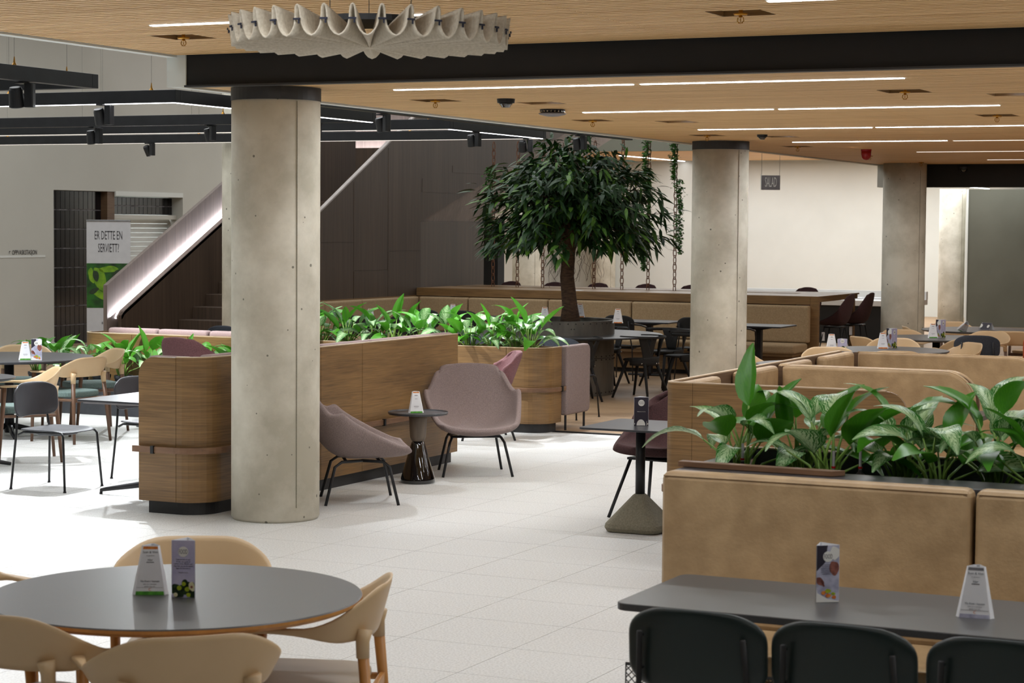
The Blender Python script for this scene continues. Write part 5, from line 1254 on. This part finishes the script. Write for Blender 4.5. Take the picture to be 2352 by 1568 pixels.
labs = ['first plant beside the nearest column, at its left edge','tall plant just hidden by the nearest column','first plant right of the nearest column','second plant right of the nearest column','third plant right of the nearest column, spreading low','plant with a long leaf raised toward the staircase wall','plant above the middle of the divider top edge','plant left of the divider end corner','plant just right of the divider end, broad plain leaf','dense striped plant in the long planter','tall plant second from the planter round end','last tall plant at the planter round end, leaf drooping outside']
for k, (x, lab) in enumerate(zip(xs, labs)): plant('aglaonema_plant', lab, (x,18.41+.05*math.sin(k*2.1),.76), 14, .30 if k < 9 else .34, .28, 60+k, GM, .5)
GL = 'bright plants in the low trough'
for k, x in enumerate((-14.05,-13.77,-13.35,-12.95,-12.58,-12.22,-11.85,-11.5,-11.1)): plant('aglaonema_plant', ['leftmost plant of the low trough, behind the round table','plant of the low trough rising before the oak banquette corner','plant of the low trough right behind the beige armchair','dense plant in the middle of the low trough','broad-leaved plant right of the beige armchair backs','plant of the low trough left of the curved banquette','plant of the low trough hidden behind the curved banquette','last plants of the low trough behind the pink chair','end plant of the low trough behind the nearest column'][k], (x,17.93,.40), 14, .30, .28, 90+k, GL, .6)
# ================================================================ TREE
random.seed(11)
t = thing('indoor_tree', 'indoor tree with dense drooping dark leaves growing from the riveted ring', 'tree', (-10.02,22.95,.80))
tk = [(0,0,0),(-.01,0,.25),(-.05,.0,.6),(-.04,.02,.9),(.03,.02,1.25),(.06,0,1.6),(.04,.02,2.0)]
obj('trunk', MB().tube(tk, [.135,.095,.085,.08,.09,.06,.03], 14), M_bark, t, smooth=True)
br = MB(); LA = MB(); LB = MB(); tips = []
CZ = 1.60
for k in range(115):
    th_ = math.acos(1-1.38*((k+.5)/115)); az = 2.39996*k+random.uniform(-.25,.25)
    R = (1.06+random.uniform(-.16,.10))*(1.0 if th_ > .9 else .92)
    d = Vector((math.sin(th_)*math.cos(az), math.sin(th_)*math.sin(az), math.cos(th_)*.98))
    e = Vector((0,0,CZ-.45)) + Vector((d.x*R, d.y*R, d.z*.98*R*1.05+.12))
    if k % 3 == 0: R2_ = .62; e = Vector((0,0,CZ-.35))+Vector((d.x*R2_, d.y*R2_, d.z*R2_))
    s = Vector((0,0,CZ-.65+random.random()*.5)); mid = (s+e)*.5+Vector((0,0,.12))
    br.tube([s, mid, e], [.014,.008,.003], 5); tips.append((s, mid, e, d))
def tleaf(B, p, d, L):
    d = d.normalized(); sd = d.cross(Vector((random.uniform(-.5,.5),random.uniform(-.5,.5),1)))
    if sd.length < .05: sd = Vector((1,0,0))
    sd.normalize(); w = L*.14; n = Vector((0,0,-.12*L))
    B.add([p, p+d*L*.3+sd*w*.8, p+d*L*.3-sd*w*.8, p+d*L*.62+sd*w*.75+n*.6, p+d*L*.62-sd*w*.75+n*.6, p+d*L+n*1.8, p+d*L*.3-sd*0+n*.2], [(0,2,6),(0,6,1),(2,4,3,1) if False else (2,4,3,6),(6,3,1),(4,5,3)])
for (s, mid, e, d) in tips:
    for j in range(46):
        f = .42+.6*random.random()**.7; p = mid.lerp(e, min(1.05,(f-.42)/.58))+Vector((random.gauss(0,.06),random.gauss(0,.06),random.gauss(0,.05)))
        dd = Vector((d.x,d.y,d.z*.35))*random.uniform(.5,1.3)+Vector((random.gauss(0,.5),random.gauss(0,.5),random.gauss(-.42,.33)))
        tleaf(LB if random.random() < .20 else LA, p, dd, random.uniform(.15,.24))
obj('branches', br, M_bark, t)
fo = obj('foliage', LA, M_tleafA, t, kind='stuff'); obj('foliage', LB, M_tleafB, t, kind='stuff')
ro = MB()
for k in range(34):
    a = random.random()*2*PI; r = random.uniform(.08,.42); p = Vector((r*math.cos(a), r*math.sin(a), random.uniform(.86,1.0))); pts = [tuple(p)]
    for j in range(7): p = p+Vector((random.gauss(0,.025),random.gauss(0,.025),-random.uniform(.03,.075))); pts.append(tuple(p))
    ro.tube(pts, .0022, 3)
obj('aerial_roots', ro, M_root, t, kind='stuff')
